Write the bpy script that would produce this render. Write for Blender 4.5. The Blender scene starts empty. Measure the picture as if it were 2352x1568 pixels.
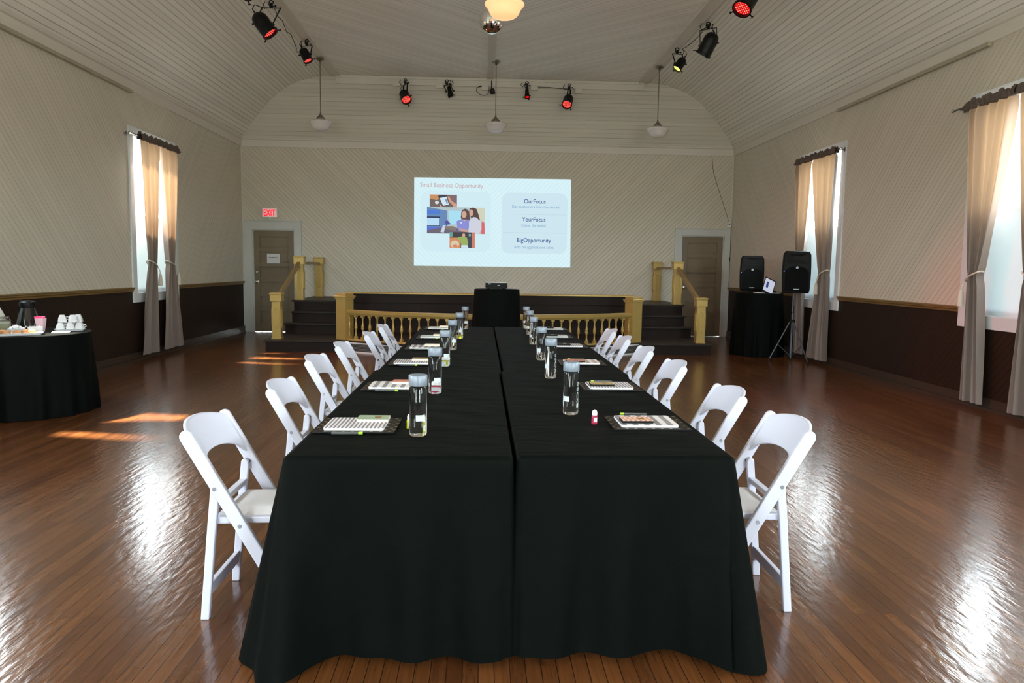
import bpy, bmesh, math, random
from mathutils import Vector, Matrix
random.seed(7)
PI = math.pi
S = bpy.context.scene
COL = S.collection

# ------------------------------------------------------------------ camera, world, exposure
CAM = (0.0, 0.0, 1.4423)
YAW, PITCH, ROLL, FPX = 0.040598, 0.097053, 0.013921, 1736.2
cy, sy, cp, sp, cr, sr = math.cos(YAW), math.sin(YAW), math.cos(PITCH), math.sin(PITCH), math.cos(ROLL), math.sin(ROLL)
fwd = Vector((sy * cp, cy * cp, -sp))
rt0 = Vector((cy, -sy, 0))
up0 = rt0.cross(fwd)
rt = rt0 * cr + up0 * sr
up = up0 * cr - rt0 * sr
cam_data = bpy.data.cameras.new('camera')
cam = bpy.data.objects.new('camera', cam_data)
COL.objects.link(cam)
cam_data.sensor_width = 36.0
cam_data.lens = FPX / 2352 * 36.0
cam_data.clip_start = 0.05
cam_data.clip_end = 300
m = Matrix((rt, up, -fwd)).transposed().to_4x4()
m.translation = Vector(CAM)
cam.matrix_world = m
S.camera = cam

S.view_settings.view_transform = 'Standard'
S.view_settings.look = 'None'
S.view_settings.gamma = 1.0
S.view_settings.use_curve_mapping = False
S.view_settings.exposure = 0.06

world = bpy.data.worlds.new('overcast_sky')
S.world = world
world.use_nodes = True
wn = world.node_tree
wn.nodes.clear()
wout = wn.nodes.new('ShaderNodeOutputWorld')
wbg = wn.nodes.new('ShaderNodeBackground')
wtc = wn.nodes.new('ShaderNodeTexCoord')
wsep = wn.nodes.new('ShaderNodeSeparateXYZ')
wrmp = wn.nodes.new('ShaderNodeValToRGB')
wmr = wn.nodes.new('ShaderNodeMapRange')
wmr.inputs['From Min'].default_value = -1
wn.links.new(wtc.outputs['Generated'], wsep.inputs[0])
wn.links.new(wsep.outputs['Z'], wmr.inputs['Value'])
wn.links.new(wmr.outputs[0], wrmp.inputs[0])
wn.links.new(wrmp.outputs[0], wbg.inputs['Color'])
wn.links.new(wbg.outputs[0], wout.inputs[0])
e = wrmp.color_ramp.elements
e[0].position = 0.0
e[0].color = (0.34, 0.34, 0.31, 1)
e[1].position = 1.0
e[1].color = (0.80, 0.90, 1.0, 1)
for p_, c_ in ((0.49, (0.36, 0.38, 0.34, 1)), (0.53, (0.62, 0.72, 0.70, 1)), (0.60, (0.86, 0.94, 1.0, 1))):
    n_ = e.new(p_)
    n_.color = c_
SKY = 50.0
wbg.inputs['Strength'].default_value = SKY

sun_d = bpy.data.lights.new('sun', 'SUN')
sun_d.energy = 75.0
sun_d.angle = math.radians(4.0)
sun_d.color = (1.0, 0.90, 0.76)
sun = bpy.data.objects.new('sun', sun_d)
COL.objects.link(sun)
sun_dir = Vector((2.15, -0.35, -2.75)).normalized()     # the way the light travels
sun.rotation_euler = sun_dir.to_track_quat('-Z', 'Y').to_euler()

# ------------------------------------------------------------------ materials
def srgb(r, g, b):
    def f(c):
        c /= 255.0
        return c / 12.92 if c <= 0.04045 else ((c + 0.055) / 1.055) ** 2.4
    return (f(r), f(g), f(b), 1.0)

MATS = {}
def mat(name, color, rough=0.5, metal=0.0, emit=None, estr=0.0, spec=0.5, trans=0.0, ior=1.45, sheen=0.0, noise=0.0, nscale=20.0, bump=0.0, bscale=60.0, alpha=1.0, coat=0.0):
    if name in MATS:
        return MATS[name]
    mt = bpy.data.materials.new(name)
    mt.use_nodes = True
    nt = mt.node_tree
    b = nt.nodes['Principled BSDF']
    b.inputs['Base Color'].default_value = color
    b.inputs['Roughness'].default_value = rough
    b.inputs['Metallic'].default_value = metal
    b.inputs['Specular IOR Level'].default_value = spec
    b.inputs['Transmission Weight'].default_value = trans
    b.inputs['IOR'].default_value = ior
    b.inputs['Sheen Weight'].default_value = sheen
    b.inputs['Coat Weight'].default_value = coat
    if emit:
        b.inputs['Emission Color'].default_value = emit
        b.inputs['Emission Strength'].default_value = estr
    tc = nt.nodes.new('ShaderNodeTexCoord')
    if noise > 0:
        nz = nt.nodes.new('ShaderNodeTexNoise')
        nz.inputs['Scale'].default_value = nscale
        nz.inputs['Detail'].default_value = 4
        nt.links.new(tc.outputs['Object'], nz.inputs['Vector'])
        mx = nt.nodes.new('ShaderNodeMix')
        mx.data_type = 'RGBA'
        mx.inputs[6].default_value = tuple(max(0, c * (1 - noise)) for c in color[:3]) + (1,)
        mx.inputs[7].default_value = tuple(min(1, c * (1 + noise)) for c in color[:3]) + (1,)
        nt.links.new(nz.outputs['Fac'], mx.inputs[0])
        nt.links.new(mx.outputs[2], b.inputs['Base Color'])
    if bump > 0:
        nz2 = nt.nodes.new('ShaderNodeTexNoise')
        nz2.inputs['Scale'].default_value = bscale
        nz2.inputs['Detail'].default_value = 3
        nt.links.new(tc.outputs['Object'], nz2.inputs['Vector'])
        bp = nt.nodes.new('ShaderNodeBump')
        bp.inputs['Strength'].default_value = 1.0
        bp.inputs['Distance'].default_value = bump
        nt.links.new(nz2.outputs['Fac'], bp.inputs['Height'])
        nt.links.new(bp.outputs[0], b.inputs['Normal'])
    MATS[name] = mt
    return mt

def N(nt, t, **kw):
    n = nt.nodes.new(t)
    for k, v in kw.items():
        setattr(n, k, v)
    return n

def math_node(nt, op, a, b=None, clamp=False):
    n = nt.nodes.new('ShaderNodeMath')
    n.operation = op
    n.use_clamp = clamp
    for i, v in enumerate((a, b)):
        if v is None:
            continue
        if isinstance(v, (int, float)):
            n.inputs[i].default_value = v
        else:
            nt.links.new(v, n.inputs[i])
    return n.outputs[0]

def board_mat(name, color, period, groove=0.10, dark=0.55, depth=0.004, rough=0.45, spec=0.4, patch=0.6, var=0.05):
    """painted tongue and groove boards, UV.x runs across the boards in metres, UV.y along them"""
    mt = bpy.data.materials.new(name)
    mt.use_nodes = True
    nt = mt.node_tree
    b = nt.nodes['Principled BSDF']
    b.inputs['Roughness'].default_value = rough
    b.inputs['Specular IOR Level'].default_value = spec
    uv = N(nt, 'ShaderNodeUVMap')
    sep = N(nt, 'ShaderNodeSeparateXYZ')
    nt.links.new(uv.outputs[0], sep.inputs[0])
    u = math_node(nt, 'DIVIDE', sep.outputs['X'], period)
    fr = math_node(nt, 'FRACT', u)
    d = math_node(nt, 'ABSOLUTE', math_node(nt, 'SUBTRACT', fr, 0.5))       # 0 middle of board, .5 at joint
    mr = N(nt, 'ShaderNodeMapRange')
    mr.interpolation_type = 'SMOOTHSTEP'
    mr.inputs['From Min'].default_value = 0.5 - groove
    mr.inputs['From Max'].default_value = 0.5
    nt.links.new(d, mr.inputs['Value'])
    g = mr.outputs[0]
    # joints opened up and dirty in places
    idn = math_node(nt, 'FLOOR', math_node(nt, 'ADD', u, 0.5))
    comb = N(nt, 'ShaderNodeCombineXYZ')
    nt.links.new(math_node(nt, 'MULTIPLY', idn, 7.31), comb.inputs['X'])
    nt.links.new(math_node(nt, 'MULTIPLY', sep.outputs['Y'], 0.5), comb.inputs['Y'])
    nz = N(nt, 'ShaderNodeTexNoise')
    nz.inputs['Scale'].default_value = 1.0
    nz.inputs['Detail'].default_value = 3
    nt.links.new(comb.outputs[0], nz.inputs['Vector'])
    mr2 = N(nt, 'ShaderNodeMapRange')
    mr2.inputs['From Min'].default_value = 0.42
    mr2.inputs['From Max'].default_value = 0.62
    mr2.inputs['To Min'].default_value = 1.0 - patch
    nt.links.new(nz.outputs['Fac'], mr2.inputs['Value'])
    gm = math_node(nt, 'MULTIPLY', g, mr2.outputs[0])
    # board to board tint
    wn_ = N(nt, 'ShaderNodeTexWhiteNoise')
    wn_.noise_dimensions = '1D'
    nt.links.new(math_node(nt, 'FLOOR', u), wn_.inputs['W'])
    mx1 = N(nt, 'ShaderNodeMix')
    mx1.data_type = 'RGBA'
    mx1.inputs[6].default_value = tuple(c * (1 - var) for c in color[:3]) + (1,)
    mx1.inputs[7].default_value = tuple(min(1, c * (1 + var)) for c in color[:3]) + (1,)
    nt.links.new(wn_.outputs['Value'], mx1.inputs[0])
    mx2 = N(nt, 'ShaderNodeMix')
    mx2.data_type = 'RGBA'
    nt.links.new(gm, mx2.inputs[0])
    nt.links.new(mx1.outputs[2], mx2.inputs[6])
    mx2.inputs[7].default_value = tuple(c * dark for c in color[:3]) + (1,)
    nt.links.new(mx2.outputs[2], b.inputs['Base Color'])
    bp = N(nt, 'ShaderNodeBump')
    bp.inputs['Distance'].default_value = depth
    bp.inputs['Strength'].default_value = 0.8
    nt.links.new(math_node(nt, 'MULTIPLY', g, -1.0), bp.inputs['Height'])
    nt.links.new(bp.outputs[0], b.inputs['Normal'])
    MATS[name] = mt
    return mt

CREAM = srgb(217, 208, 192)
M_wall = board_mat('cream_boards', CREAM, 0.098, groove=0.065, dark=0.42, depth=0.003, patch=0.6, var=0.03)
M_wains = board_mat('brown_boards', srgb(42, 27, 18), 0.098, groove=0.10, dark=0.45, rough=0.6, spec=0.2)
M_ceil = board_mat('ceiling_boards', srgb(244, 239, 230), 0.080, groove=0.13, dark=0.50, patch=0.45)
M_ceilf = board_mat('ceiling_flat_boards', srgb(246, 241, 233), 0.100, groove=0.08, dark=0.45, patch=0.9)
M_gable = board_mat('gable_boards', srgb(216, 209, 196), 0.090, groove=0.06, dark=0.55, patch=0.95)

def floor_material():
    mt = bpy.data.materials.new('oak_floor')
    mt.use_nodes = True
    nt = mt.node_tree
    b = nt.nodes['Principled BSDF']
    tc = N(nt, 'ShaderNodeTexCoord')
    sep = N(nt, 'ShaderNodeSeparateXYZ')
    nt.links.new(tc.outputs['Object'], sep.inputs[0])
    comb = N(nt, 'ShaderNodeCombineXYZ')
    nt.links.new(sep.outputs['Y'], comb.inputs['X'])
    nt.links.new(sep.outputs['X'], comb.inputs['Y'])
    br = N(nt, 'ShaderNodeTexBrick')
    br.offset = 0.37
    br.offset_frequency = 2
    br.squash = 1.0
    br.inputs['Scale'].default_value = 1.0
    br.inputs['Mortar Size'].default_value = 0.0016
    br.inputs['Mortar Smooth'].default_value = 0.3
    br.inputs['Bias'].default_value = 0.0
    br.inputs['Brick Width'].default_value = 1.15
    br.inputs['Row Height'].default_value = 0.057
    br.inputs['Color1'].default_value = srgb(112, 68, 35)
    br.inputs['Color2'].default_value = srgb(85, 48, 24)
    br.inputs['Mortar'].default_value = srgb(46, 26, 15)
    nt.links.new(comb.outputs[0], br.inputs['Vector'])
    mp = N(nt, 'ShaderNodeMapping')
    mp.inputs['Scale'].default_value = (2.0, 45.0, 1.0)
    nt.links.new(comb.outputs[0], mp.inputs['Vector'])
    gr = N(nt, 'ShaderNodeTexNoise')
    gr.inputs['Scale'].default_value = 1.6
    gr.inputs['Detail'].default_value = 6
    gr.inputs['Distortion'].default_value = 0.6
    nt.links.new(mp.outputs[0], gr.inputs['Vector'])
    mg = N(nt, 'ShaderNodeMapRange')
    mg.inputs['From Min'].default_value = 0.3
    mg.inputs['From Max'].default_value = 0.7
    mg.inputs['To Min'].default_value = 0.72
    mg.inputs['To Max'].default_value = 1.16
    nt.links.new(gr.outputs['Fac'], mg.inputs['Value'])
    big = N(nt, 'ShaderNodeTexNoise')
    big.inputs['Scale'].default_value = 0.5
    big.inputs['Detail'].default_value = 3
    nt.links.new(tc.outputs['Object'], big.inputs['Vector'])
    mb = N(nt, 'ShaderNodeMapRange')
    mb.inputs['From Min'].default_value = 0.3
    mb.inputs['From Max'].default_value = 0.7
    mb.inputs['To Min'].default_value = 0.86
    mb.inputs['To Max'].default_value = 1.14
    nt.links.new(big.outputs['Fac'], mb.inputs['Value'])
    k = math_node(nt, 'MULTIPLY', mg.outputs[0], mb.outputs[0])
    vm = N(nt, 'ShaderNodeVectorMath')
    vm.operation = 'SCALE'
    nt.links.new(br.outputs['Color'], vm.inputs[0])
    nt.links.new(k, vm.inputs['Scale'])
    nt.links.new(vm.outputs[0], b.inputs['Base Color'])
    b.inputs['Roughness'].default_value = 0.19
    b.inputs['Specular IOR Level'].default_value = 0.85
    mp2 = N(nt, 'ShaderNodeMapping')
    mp2.inputs['Scale'].default_value = (9.0, 26.0, 1.0)
    nt.links.new(comb.outputs[0], mp2.inputs['Vector'])
    wv = N(nt, 'ShaderNodeTexNoise')
    wv.inputs['Scale'].default_value = 1.0
    wv.inputs['Detail'].default_value = 3
    nt.links.new(mp2.outputs[0], wv.inputs['Vector'])
    hsum = math_node(nt, 'ADD', math_node(nt, 'MULTIPLY', wv.outputs['Fac'], 1.0), math_node(nt, 'MULTIPLY', br.outputs['Fac'], -0.5))
    bp = N(nt, 'ShaderNodeBump')
    bp.inputs['Strength'].default_value = 0.75
    bp.inputs['Distance'].default_value = 0.0026
    nt.links.new(hsum, bp.inputs['Height'])
    nt.links.new(bp.outputs[0], b.inputs['Normal'])
    return mt
M_floor = floor_material()

M_cream = mat('cream_paint', srgb(224, 217, 206), 0.45, noise=0.03, nscale=6)
M_white = mat('white_paint', srgb(232, 232, 232), 0.4, noise=0.02, nscale=8)
M_casing = mat('white_casing_paint', srgb(222, 226, 230), 0.4, noise=0.03, nscale=5)
M_doorcase = mat('door_casing_paint', srgb(205, 205, 202), 0.42, noise=0.04, nscale=5)
M_door = mat('taupe_door_paint', srgb(128, 112, 90), 0.45, noise=0.04, nscale=5)
M_gold = mat('gold_paint', srgb(190, 161, 94), 0.33, metal=0.3, noise=0.08, nscale=9)
M_goldd = mat('olive_gold_rail_paint', srgb(140, 112, 66), 0.36, metal=0.25, noise=0.08, nscale=9)
M_dark = mat('dark_brown_paint', srgb(33, 22, 17), 0.5, spec=0.2, noise=0.12, nscale=6)
M_tread = mat('worn_dark_step_paint', srgb(44, 37, 33), 0.45, spec=0.3, noise=0.18, nscale=7)
M_base = mat('dark_baseboard_paint', srgb(58, 44, 34), 0.4, noise=0.1)
M_resin = mat('white_resin', srgb(216, 217, 232), 0.32, spec=0.5)
M_pad = mat('white_vinyl', srgb(218, 214, 214), 0.42, bump=0.0008, bscale=25)
M_steel = mat('dull_steel', srgb(120, 120, 124), 0.35, metal=1.0)
M_chrome = mat('chrome', srgb(210, 210, 210), 0.12, metal=1.0)
M_nickel = mat('brushed_nickel', srgb(150, 140, 125), 0.28, metal=1.0)
M_black = mat('black_plastic', srgb(8, 9, 9), 0.5, spec=0.25)
M_blackm = mat('black_enamel', srgb(12, 13, 13), 0.4, spec=0.35, noise=0.2, nscale=12)
M_grillm = mat('speaker_grille', srgb(7, 9, 9), 0.7, spec=0.15, bump=0.001, bscale=400)
M_opal = mat('opal_glass', srgb(236, 228, 228), 0.18, spec=0.6)
M_opal_lit = mat('lit_opal_glass', srgb(240, 200, 160), 0.25, emit=(1.0, 0.50, 0.22, 1), estr=0.95)
M_water = mat('clear_bottle', (1, 1, 1, 1), 0.02, trans=1.0, ior=1.33)
M_glass = mat('clear_glass', (0.95, 0.97, 0.96, 1), 0.03, trans=1.0, ior=1.45)
M_cap = mat('silver_cap', srgb(136, 145, 156), 0.42, metal=0.3)
M_label = mat('bottle_label', srgb(205, 214, 218), 0.5)
M_letter = mat('white_lettering', srgb(190, 198, 200), 0.5)
M_china = mat('white_china', srgb(220, 220, 224), 0.2)
M_mirror = mat('mirror_tiles', (0.86, 0.88, 0.88, 1), 0.06, metal=1.0)
M_rope = mat('cream_cord', srgb(214, 204, 188), 0.8, bump=0.001, bscale=200)
M_paper = mat('white_paper', srgb(226, 226, 228), 0.7)
M_ink = mat('dark_ink', srgb(60, 60, 64), 0.7)
M_sill = mat('aged_white_paint', srgb(218, 220, 222), 0.45)

def cloth_mat(name, col, rough=0.6, sheen=0.25, bd=0.0016):
    mt = mat(name, col, rough, sheen=sheen, spec=0.05)
    nt = mt.node_tree
    b = nt.nodes['Principled BSDF']
    tc = N(nt, 'ShaderNodeTexCoord')
    mp = N(nt, 'ShaderNodeMapping')
    mp.inputs['Scale'].default_value = (1.0, 3.0, 1.0)
    nt.links.new(tc.outputs['Object'], mp.inputs[0])
    a = N(nt, 'ShaderNodeTexNoise')
    a.inputs['Scale'].default_value = 3.5
    a.inputs['Detail'].default_value = 4
    a.inputs['Distortion'].default_value = 0.8
    nt.links.new(mp.outputs[0], a.inputs['Vector'])
    bp = N(nt, 'ShaderNodeBump')
    bp.inputs['Distance'].default_value = bd * 6
    bp.inputs['Strength'].default_value = 0.7
    nt.links.new(a.outputs['Fac'], bp.inputs['Height'])
    w = N(nt, 'ShaderNodeTexNoise')
    w.inputs['Scale'].default_value = 500
    nt.links.new(tc.outputs['Object'], w.inputs['Vector'])
    bp2 = N(nt, 'ShaderNodeBump')
    bp2.inputs['Distance'].default_value = 0.0004
    nt.links.new(w.outputs['Fac'], bp2.inputs['Height'])
    nt.links.new(bp.outputs[0], bp2.inputs['Normal'])
    nt.links.new(bp2.outputs[0], b.inputs['Normal'])
    return mt
M_cloth = cloth_mat('black_tablecloth', srgb(8, 12, 10), sheen=0.0)
M_cloth2 = cloth_mat('black_satin_cloth', srgb(9, 12, 11), rough=0.6, sheen=0.0)

def curtain_mat(name, col, tcol, w):
    mt = bpy.data.materials.new(name)
    mt.use_nodes = True
    nt = mt.node_tree
    nt.nodes.clear()
    o = N(nt, 'ShaderNodeOutputMaterial')
    d = N(nt, 'ShaderNodeBsdfPrincipled')
    d.inputs['Base Color'].default_value = col
    d.inputs['Roughness'].default_value = 0.7
    d.inputs['Sheen Weight'].default_value = 0.15
    d.inputs['Specular IOR Level'].default_value = 0.2
    t = N(nt, 'ShaderNodeBsdfTranslucent')
    t.inputs['Color'].default_value = tcol
    mx = N(nt, 'ShaderNodeMixShader')
    mx.inputs[0].default_value = w
    nt.links.new(d.outputs[0], mx.inputs[1])
    nt.links.new(t.outputs[0], mx.inputs[2])
    nt.links.new(mx.outputs[0], o.inputs[0])
    tc = N(nt, 'ShaderNodeTexCoord')
    a = N(nt, 'ShaderNodeTexNoise')
    a.inputs['Scale'].default_value = 300
    nt.links.new(tc.outputs['Object'], a.inputs['Vector'])
    bp = N(nt, 'ShaderNodeBump')
    bp.inputs['Distance'].default_value = 0.0006
    nt.links.new(a.outputs['Fac'], bp.inputs['Height'])
    nt.links.new(bp.outputs[0], d.inputs['Normal'])
    return mt
M_curtain = curtain_mat('taupe_curtain_fabric', srgb(138, 124, 117), srgb(160, 126, 94), 0.115)
M_header = mat('doubled_curtain_fabric', srgb(98, 84, 76), 0.8, sheen=0.1)
M_board_tr = curtain_mat('white_lower_blind', srgb(226, 232, 234), srgb(222, 232, 234), 0.12)

def pane_mat():
    mt = bpy.data.materials.new('window_glass')
    mt.use_nodes = True
    nt = mt.node_tree
    nt.nodes.clear()
    o = N(nt, 'ShaderNodeOutputMaterial')
    t = N(nt, 'ShaderNodeBsdfTransparent')
    t.inputs['Color'].default_value = (0.93, 0.97, 0.96, 1)
    g = N(nt, 'ShaderNodeBsdfGlossy')
    g.inputs['Roughness'].default_value = 0.02
    f = N(nt, 'ShaderNodeFresnel')
    f.inputs['IOR'].default_value = 1.3
    mx = N(nt, 'ShaderNodeMixShader')
    nt.links.new(f.outputs[0], mx.inputs[0])
    nt.links.new(t.outputs[0], mx.inputs[1])
    nt.links.new(g.outputs[0], mx.inputs[2])
    nt.links.new(mx.outputs[0], o.inputs[0])
    return mt
M_pane = pane_mat()

def emis(name, col, strength=1.0):
    if name in MATS:
        return MATS[name]
    mt = bpy.data.materials.new(name)
    mt.use_nodes = True
    nt = mt.node_tree
    nt.nodes.clear()
    o = N(nt, 'ShaderNodeOutputMaterial')
    em = N(nt, 'ShaderNodeEmission')
    em.inputs['Color'].default_value = col
    em.inputs['Strength'].default_value = strength
    nt.links.new(em.outputs[0], o.inputs[0])
    MATS[name] = mt
    return mt

# ------------------------------------------------------------------ mesh builder
class MB:
    def __init__(s, M=None):
        s.v, s.f, s.uv, s.mi = [], [], [], []
        s.M = M or Matrix.Identity(4)
        s.cur = 0
    def add(s, vs, fs, uvs=None):
        o = len(s.v)
        s.v += [tuple(s.M @ Vector(p)) for p in vs]
        for i, f in enumerate(fs):
            s.f.append([o + k for k in f])
            s.uv.append(uvs[i] if uvs else None)
            s.mi.append(s.cur)
        return s
    def box(s, x0, x1, y0, y1, z0, z1):
        vs = [(x, y, z) for x in (x0, x1) for y in (y0, y1) for z in (z0, z1)]
        fs = [(0, 1, 3, 2), (4, 6, 7, 5), (0, 4, 5, 1), (2, 3, 7, 6), (0, 2, 6, 4), (1, 5, 7, 3)]
        return s.add(vs, fs)
    def cbox(s, cx, cy_, cz, w, d, h):
        return s.box(cx - w / 2, cx + w / 2, cy_ - d / 2, cy_ + d / 2, cz - h / 2, cz + h / 2)
    def quad(s, a, b, c, d, uv=None):
        return s.add([a, b, c, d], [(0, 1, 2, 3)], [uv] if uv else None)
    def lathe(s, prof, seg=24, c=(0, 0, 0), cap=True, ax='Z', a0=0.0, flute=None):
        vs, fs = [], []
        n = len(prof)
        for i in range(seg):
            a = a0 + 2 * PI * i / seg
            for (r, z) in prof:
                x, y = r * math.cos(a), r * math.sin(a)
                p = (x, y, z) if ax == 'Z' else ((z, x, y) if ax == 'X' else (y, z, x))
                vs.append((c[0] + p[0], c[1] + p[1], c[2] + p[2]))
        for i in range(seg):
            j = (i + 1) % seg
            for k in range(n - 1):
                fs.append((i * n + k, j * n + k, j * n + k + 1, i * n + k + 1))
        if cap:
            if prof[0][0] > 1e-6:
                fs.append(tuple(i * n for i in reversed(range(seg))))
            if prof[-1][0] > 1e-6:
                fs.append(tuple(i * n + n - 1 for i in range(seg)))
        return s.add(vs, fs)
    def cyl(s, p0, p1, r, seg=12, r1=None):
        p0, p1 = Vector(p0), Vector(p1)
        d = p1 - p0
        q = d.to_track_quat('Z', 'Y').to_matrix().to_4x4()
        q.translation = p0
        old = s.M
        s.M = old @ q
        s.lathe([(r, 0), (r if r1 is None else r1, d.length)], seg)
        s.M = old
        return s
    def tube(s, pts, r, seg=8, rs=None):
        pts = [Vector(p) for p in pts]
        n = len(pts)
        vs, fs = [], []
        t0 = (pts[1] - pts[0]).normalized()
        nrm = t0.orthogonal().normalized()
        for i in range(n):
            t = (pts[min(i + 1, n - 1)] - pts[max(i - 1, 0)]).normalized()
            nrm = (nrm - t * nrm.dot(t)).normalized()
            bn = t.cross(nrm)
            rr = rs[i] if rs else r
            for k in range(seg):
                a = 2 * PI * k / seg
                vs.append(tuple(pts[i] + (nrm * math.cos(a) + bn * math.sin(a)) * rr))
        for i in range(n - 1):
            for k in range(seg):
                k2 = (k + 1) % seg
                fs.append((i * seg + k, i * seg + k2, (i + 1) * seg + k2, (i + 1) * seg + k))
        fs.append(tuple(reversed(range(seg))))
        fs.append(tuple((n - 1) * seg + k for k in range(seg)))
        return s.add(vs, fs)
    def bar(s, p0, p1, w, t, side=(0, 1, 0)):
        """straight bar of section w (along side) x t"""
        p0, p1, sd = Vector(p0), Vector(p1), Vector(side).normalized()
        d = (p1 - p0).normalized()
        sd = (sd - d * sd.dot(d)).normalized()
        o = d.cross(sd).normalized()
        vs = []
        for p in (p0, p1):
            for a, b in ((-1, -1), (1, -1), (1, 1), (-1, 1)):
                vs.append(tuple(p + sd * a * w / 2 + o * b * t / 2))
        return s.add(vs, [(0, 3, 2, 1), (4, 5, 6, 7), (0, 1, 5, 4), (1, 2, 6, 5), (2, 3, 7, 6), (3, 0, 4, 7)])
    def prism(s, poly, a0, a1, ax='Y'):
        """extrude a 2-D outline; ax Y: outline in (x,z), ax X: outline in (y,z), ax Z: outline in (x,y)"""
        n = len(poly)
        def P(u, v, a):
            return {'Y': (u, a, v), 'X': (a, u, v), 'Z': (u, v, a)}[ax]
        vs = [P(u, v, a0) for u, v in poly] + [P(u, v, a1) for u, v in poly]
        fs = [tuple(range(n)), tuple(reversed(range(n, 2 * n)))]
        for i in range(n):
            j = (i + 1) % n
            fs.append((i, i + n, j + n, j))
        return s.add(vs, fs)
    def grid(s, rows, closed=False, uvrows=None):
        nr, nc = len(rows), len(rows[0])
        vs = [p for r in rows for p in r]
        fs, uvs = [], []
        for i in range(nr - 1):
            for j in range(nc if closed else nc - 1):
                k = (j + 1) % nc
                fs.append((i * nc + j, i * nc + k, (i + 1) * nc + k, (i + 1) * nc + j))
                if uvrows:
                    uvs.append([uvrows[i][j], uvrows[i][k], uvrows[i + 1][k], uvrows[i + 1][j]])
        return s.add(vs, fs, uvs if uvrows else None)
    def build(s, name, material, parent=None, smooth=False, bevel=0.0, loc=None, ang=35, fixn=True, solid=0.0, sub=0):
        me = bpy.data.meshes.new(name)
        me.from_pydata(s.v, [], s.f)
        if any(u is not None for u in s.uv):
            ul = me.uv_layers.new(name='UVMap')
            li = 0
            for fi, f in enumerate(s.f):
                u = s.uv[fi]
                for k in range(len(f)):
                    ul.data[li].uv = u[k] if u else (0, 0)
                    li += 1
        mats = material if isinstance(material, (list, tuple)) else [material]
        for mm in mats:
            me.materials.append(mm)
        for p, mi in zip(me.polygons, s.mi):
            p.material_index = min(mi, len(mats) - 1)
        if fixn:
            bm = bmesh.new()
            bm.from_mesh(me)
            bmesh.ops.remove_doubles(bm, verts=bm.verts, dist=1e-6)
            bmesh.ops.recalc_face_normals(bm, faces=bm.faces)
            bm.to_mesh(me)
            bm.free()
        if smooth:
            for p in me.polygons:
                p.use_smooth = True
            me.set_sharp_from_angle(angle=math.radians(ang))
        me.update()
        ob = bpy.data.objects.new(name, me)
        COL.objects.link(ob)
        if parent is not None:
            ob.parent = parent
        if loc:
            ob.location = loc
        if solid:
            md = ob.modifiers.new('thickness', 'SOLIDIFY')
            md.thickness = solid
            md.offset = 0
        if bevel:
            md = ob.modifiers.new('edge', 'BEVEL')
            md.width = bevel
            md.segments = 2
            md.limit_method = 'ANGLE'
            md.angle_limit = math.radians(40)
        return ob

def empty(name, loc=(0, 0, 0), rz=0.0, parent=None):
    o = bpy.data.objects.new(name, None)
    o.empty_display_size = 0.05
    COL.objects.link(o)
    o.location = loc
    o.rotation_euler = (0, 0, rz)
    if parent:
        o.parent = parent
    return o

def tag(o, label, cat, group=None, kind=None):
    o['label'] = label
    o['category'] = cat
    if group:
        o['group'] = group
    if kind:
        o['kind'] = kind
    return o

def struct(o):
    o['kind'] = 'structure'
    return o

def copy_tree(o, parent=None):
    c = o.copy()
    COL.objects.link(c)
    c.parent = parent
    for ch in list(o.children):
        copy_tree(ch, c)
    return c

def rounded(w, h, r, n=5, cx=0.0, cy_=0.0):
    pts = []
    for (sx, sy_, a0) in ((1, 1, 0), (-1, 1, 90), (-1, -1, 180), (1, -1, 270)):
        for i in range(n + 1):
            a = math.radians(a0 + 90 * i / n)
            pts.append((cx + sx * (w / 2 - r) + r * math.cos(a), cy_ + sy_ * (h / 2 - r) + r * math.sin(a)))
    return pts

def smoothstep(t):
    t = max(0.0, min(1.0, t))
    return t * t * (3 - 2 * t)

def lerp_tab(tab, x):
    """tab: sorted list of (x, value); smooth interpolation"""
    if x <= tab[0][0]:
        return tab[0][1]
    for (a, va), (b, vb) in zip(tab, tab[1:]):
        if x <= b:
            t = smoothstep((x - a) / (b - a))
            return va + (vb - va) * t
    return tab[-1][1]

# ------------------------------------------------------------------ room shell
XL, XR, YB, YF = -5.09, 5.40, 16.40, -4.6
ZC = 5.40
XC = 0.155
WCY = [12.07, 7.505, 2.94, -1.62]             # window centres along the right wall
WCL = [12.07, 7.27, 2.70, -1.80]              # and along the left wall
WOUT, WIN = 0.825, 0.695                      # half widths: casing outside, opening
WZ0, WZ1, WO0, WO1 = 0.86, 3.40, 1.00, 3.27
RAILZ = 1.02                                  # bottom of the chair rail
CZ0, CZ1 = 3.90, 4.07

def wall_uv(y, z, flipy=12.07):
    return (z + y, z - y) if y <= flipy else (z - y + 2 * flipy, z + y)

def side_wall(name, x, WCY):
    mb = MB()
    ys = sorted({YF, YB, 12.07} | {c - WIN for c in WCY} | {c + WIN for c in WCY})
    zs = [0.0, RAILZ, WO0, WO1, CZ1]
    zs = sorted(set(zs))
    for a, b in zip(ys, ys[1:]):
        mid = (a + b) / 2
        inw = any(abs(mid - c) < WIN for c in WCY)
        for z0, z1 in zip(zs, zs[1:]):
            if inw and z0 >= WO0 - 1e-6 and z1 <= WO1 + 1e-6:
                continue
            mb.cur = 1 if z1 <= RAILZ + 1e-6 else 0
            pts = [(x, a, z0), (x, b, z0), (x, b, z1), (x, a, z1)]
            f = (lambda y, z: (z + y, z - y)) if mid <= 12.07 else (lambda y, z: (z - y, z + y))
            mb.quad(*pts, uv=[f(p[1], p[2]) for p in pts])
    return struct(mb.build(name, [M_wall, M_wains], fixn=False))
side_wall('wall_left', XL, WCL)
side_wall('wall_right', XR, WCY)

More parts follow.
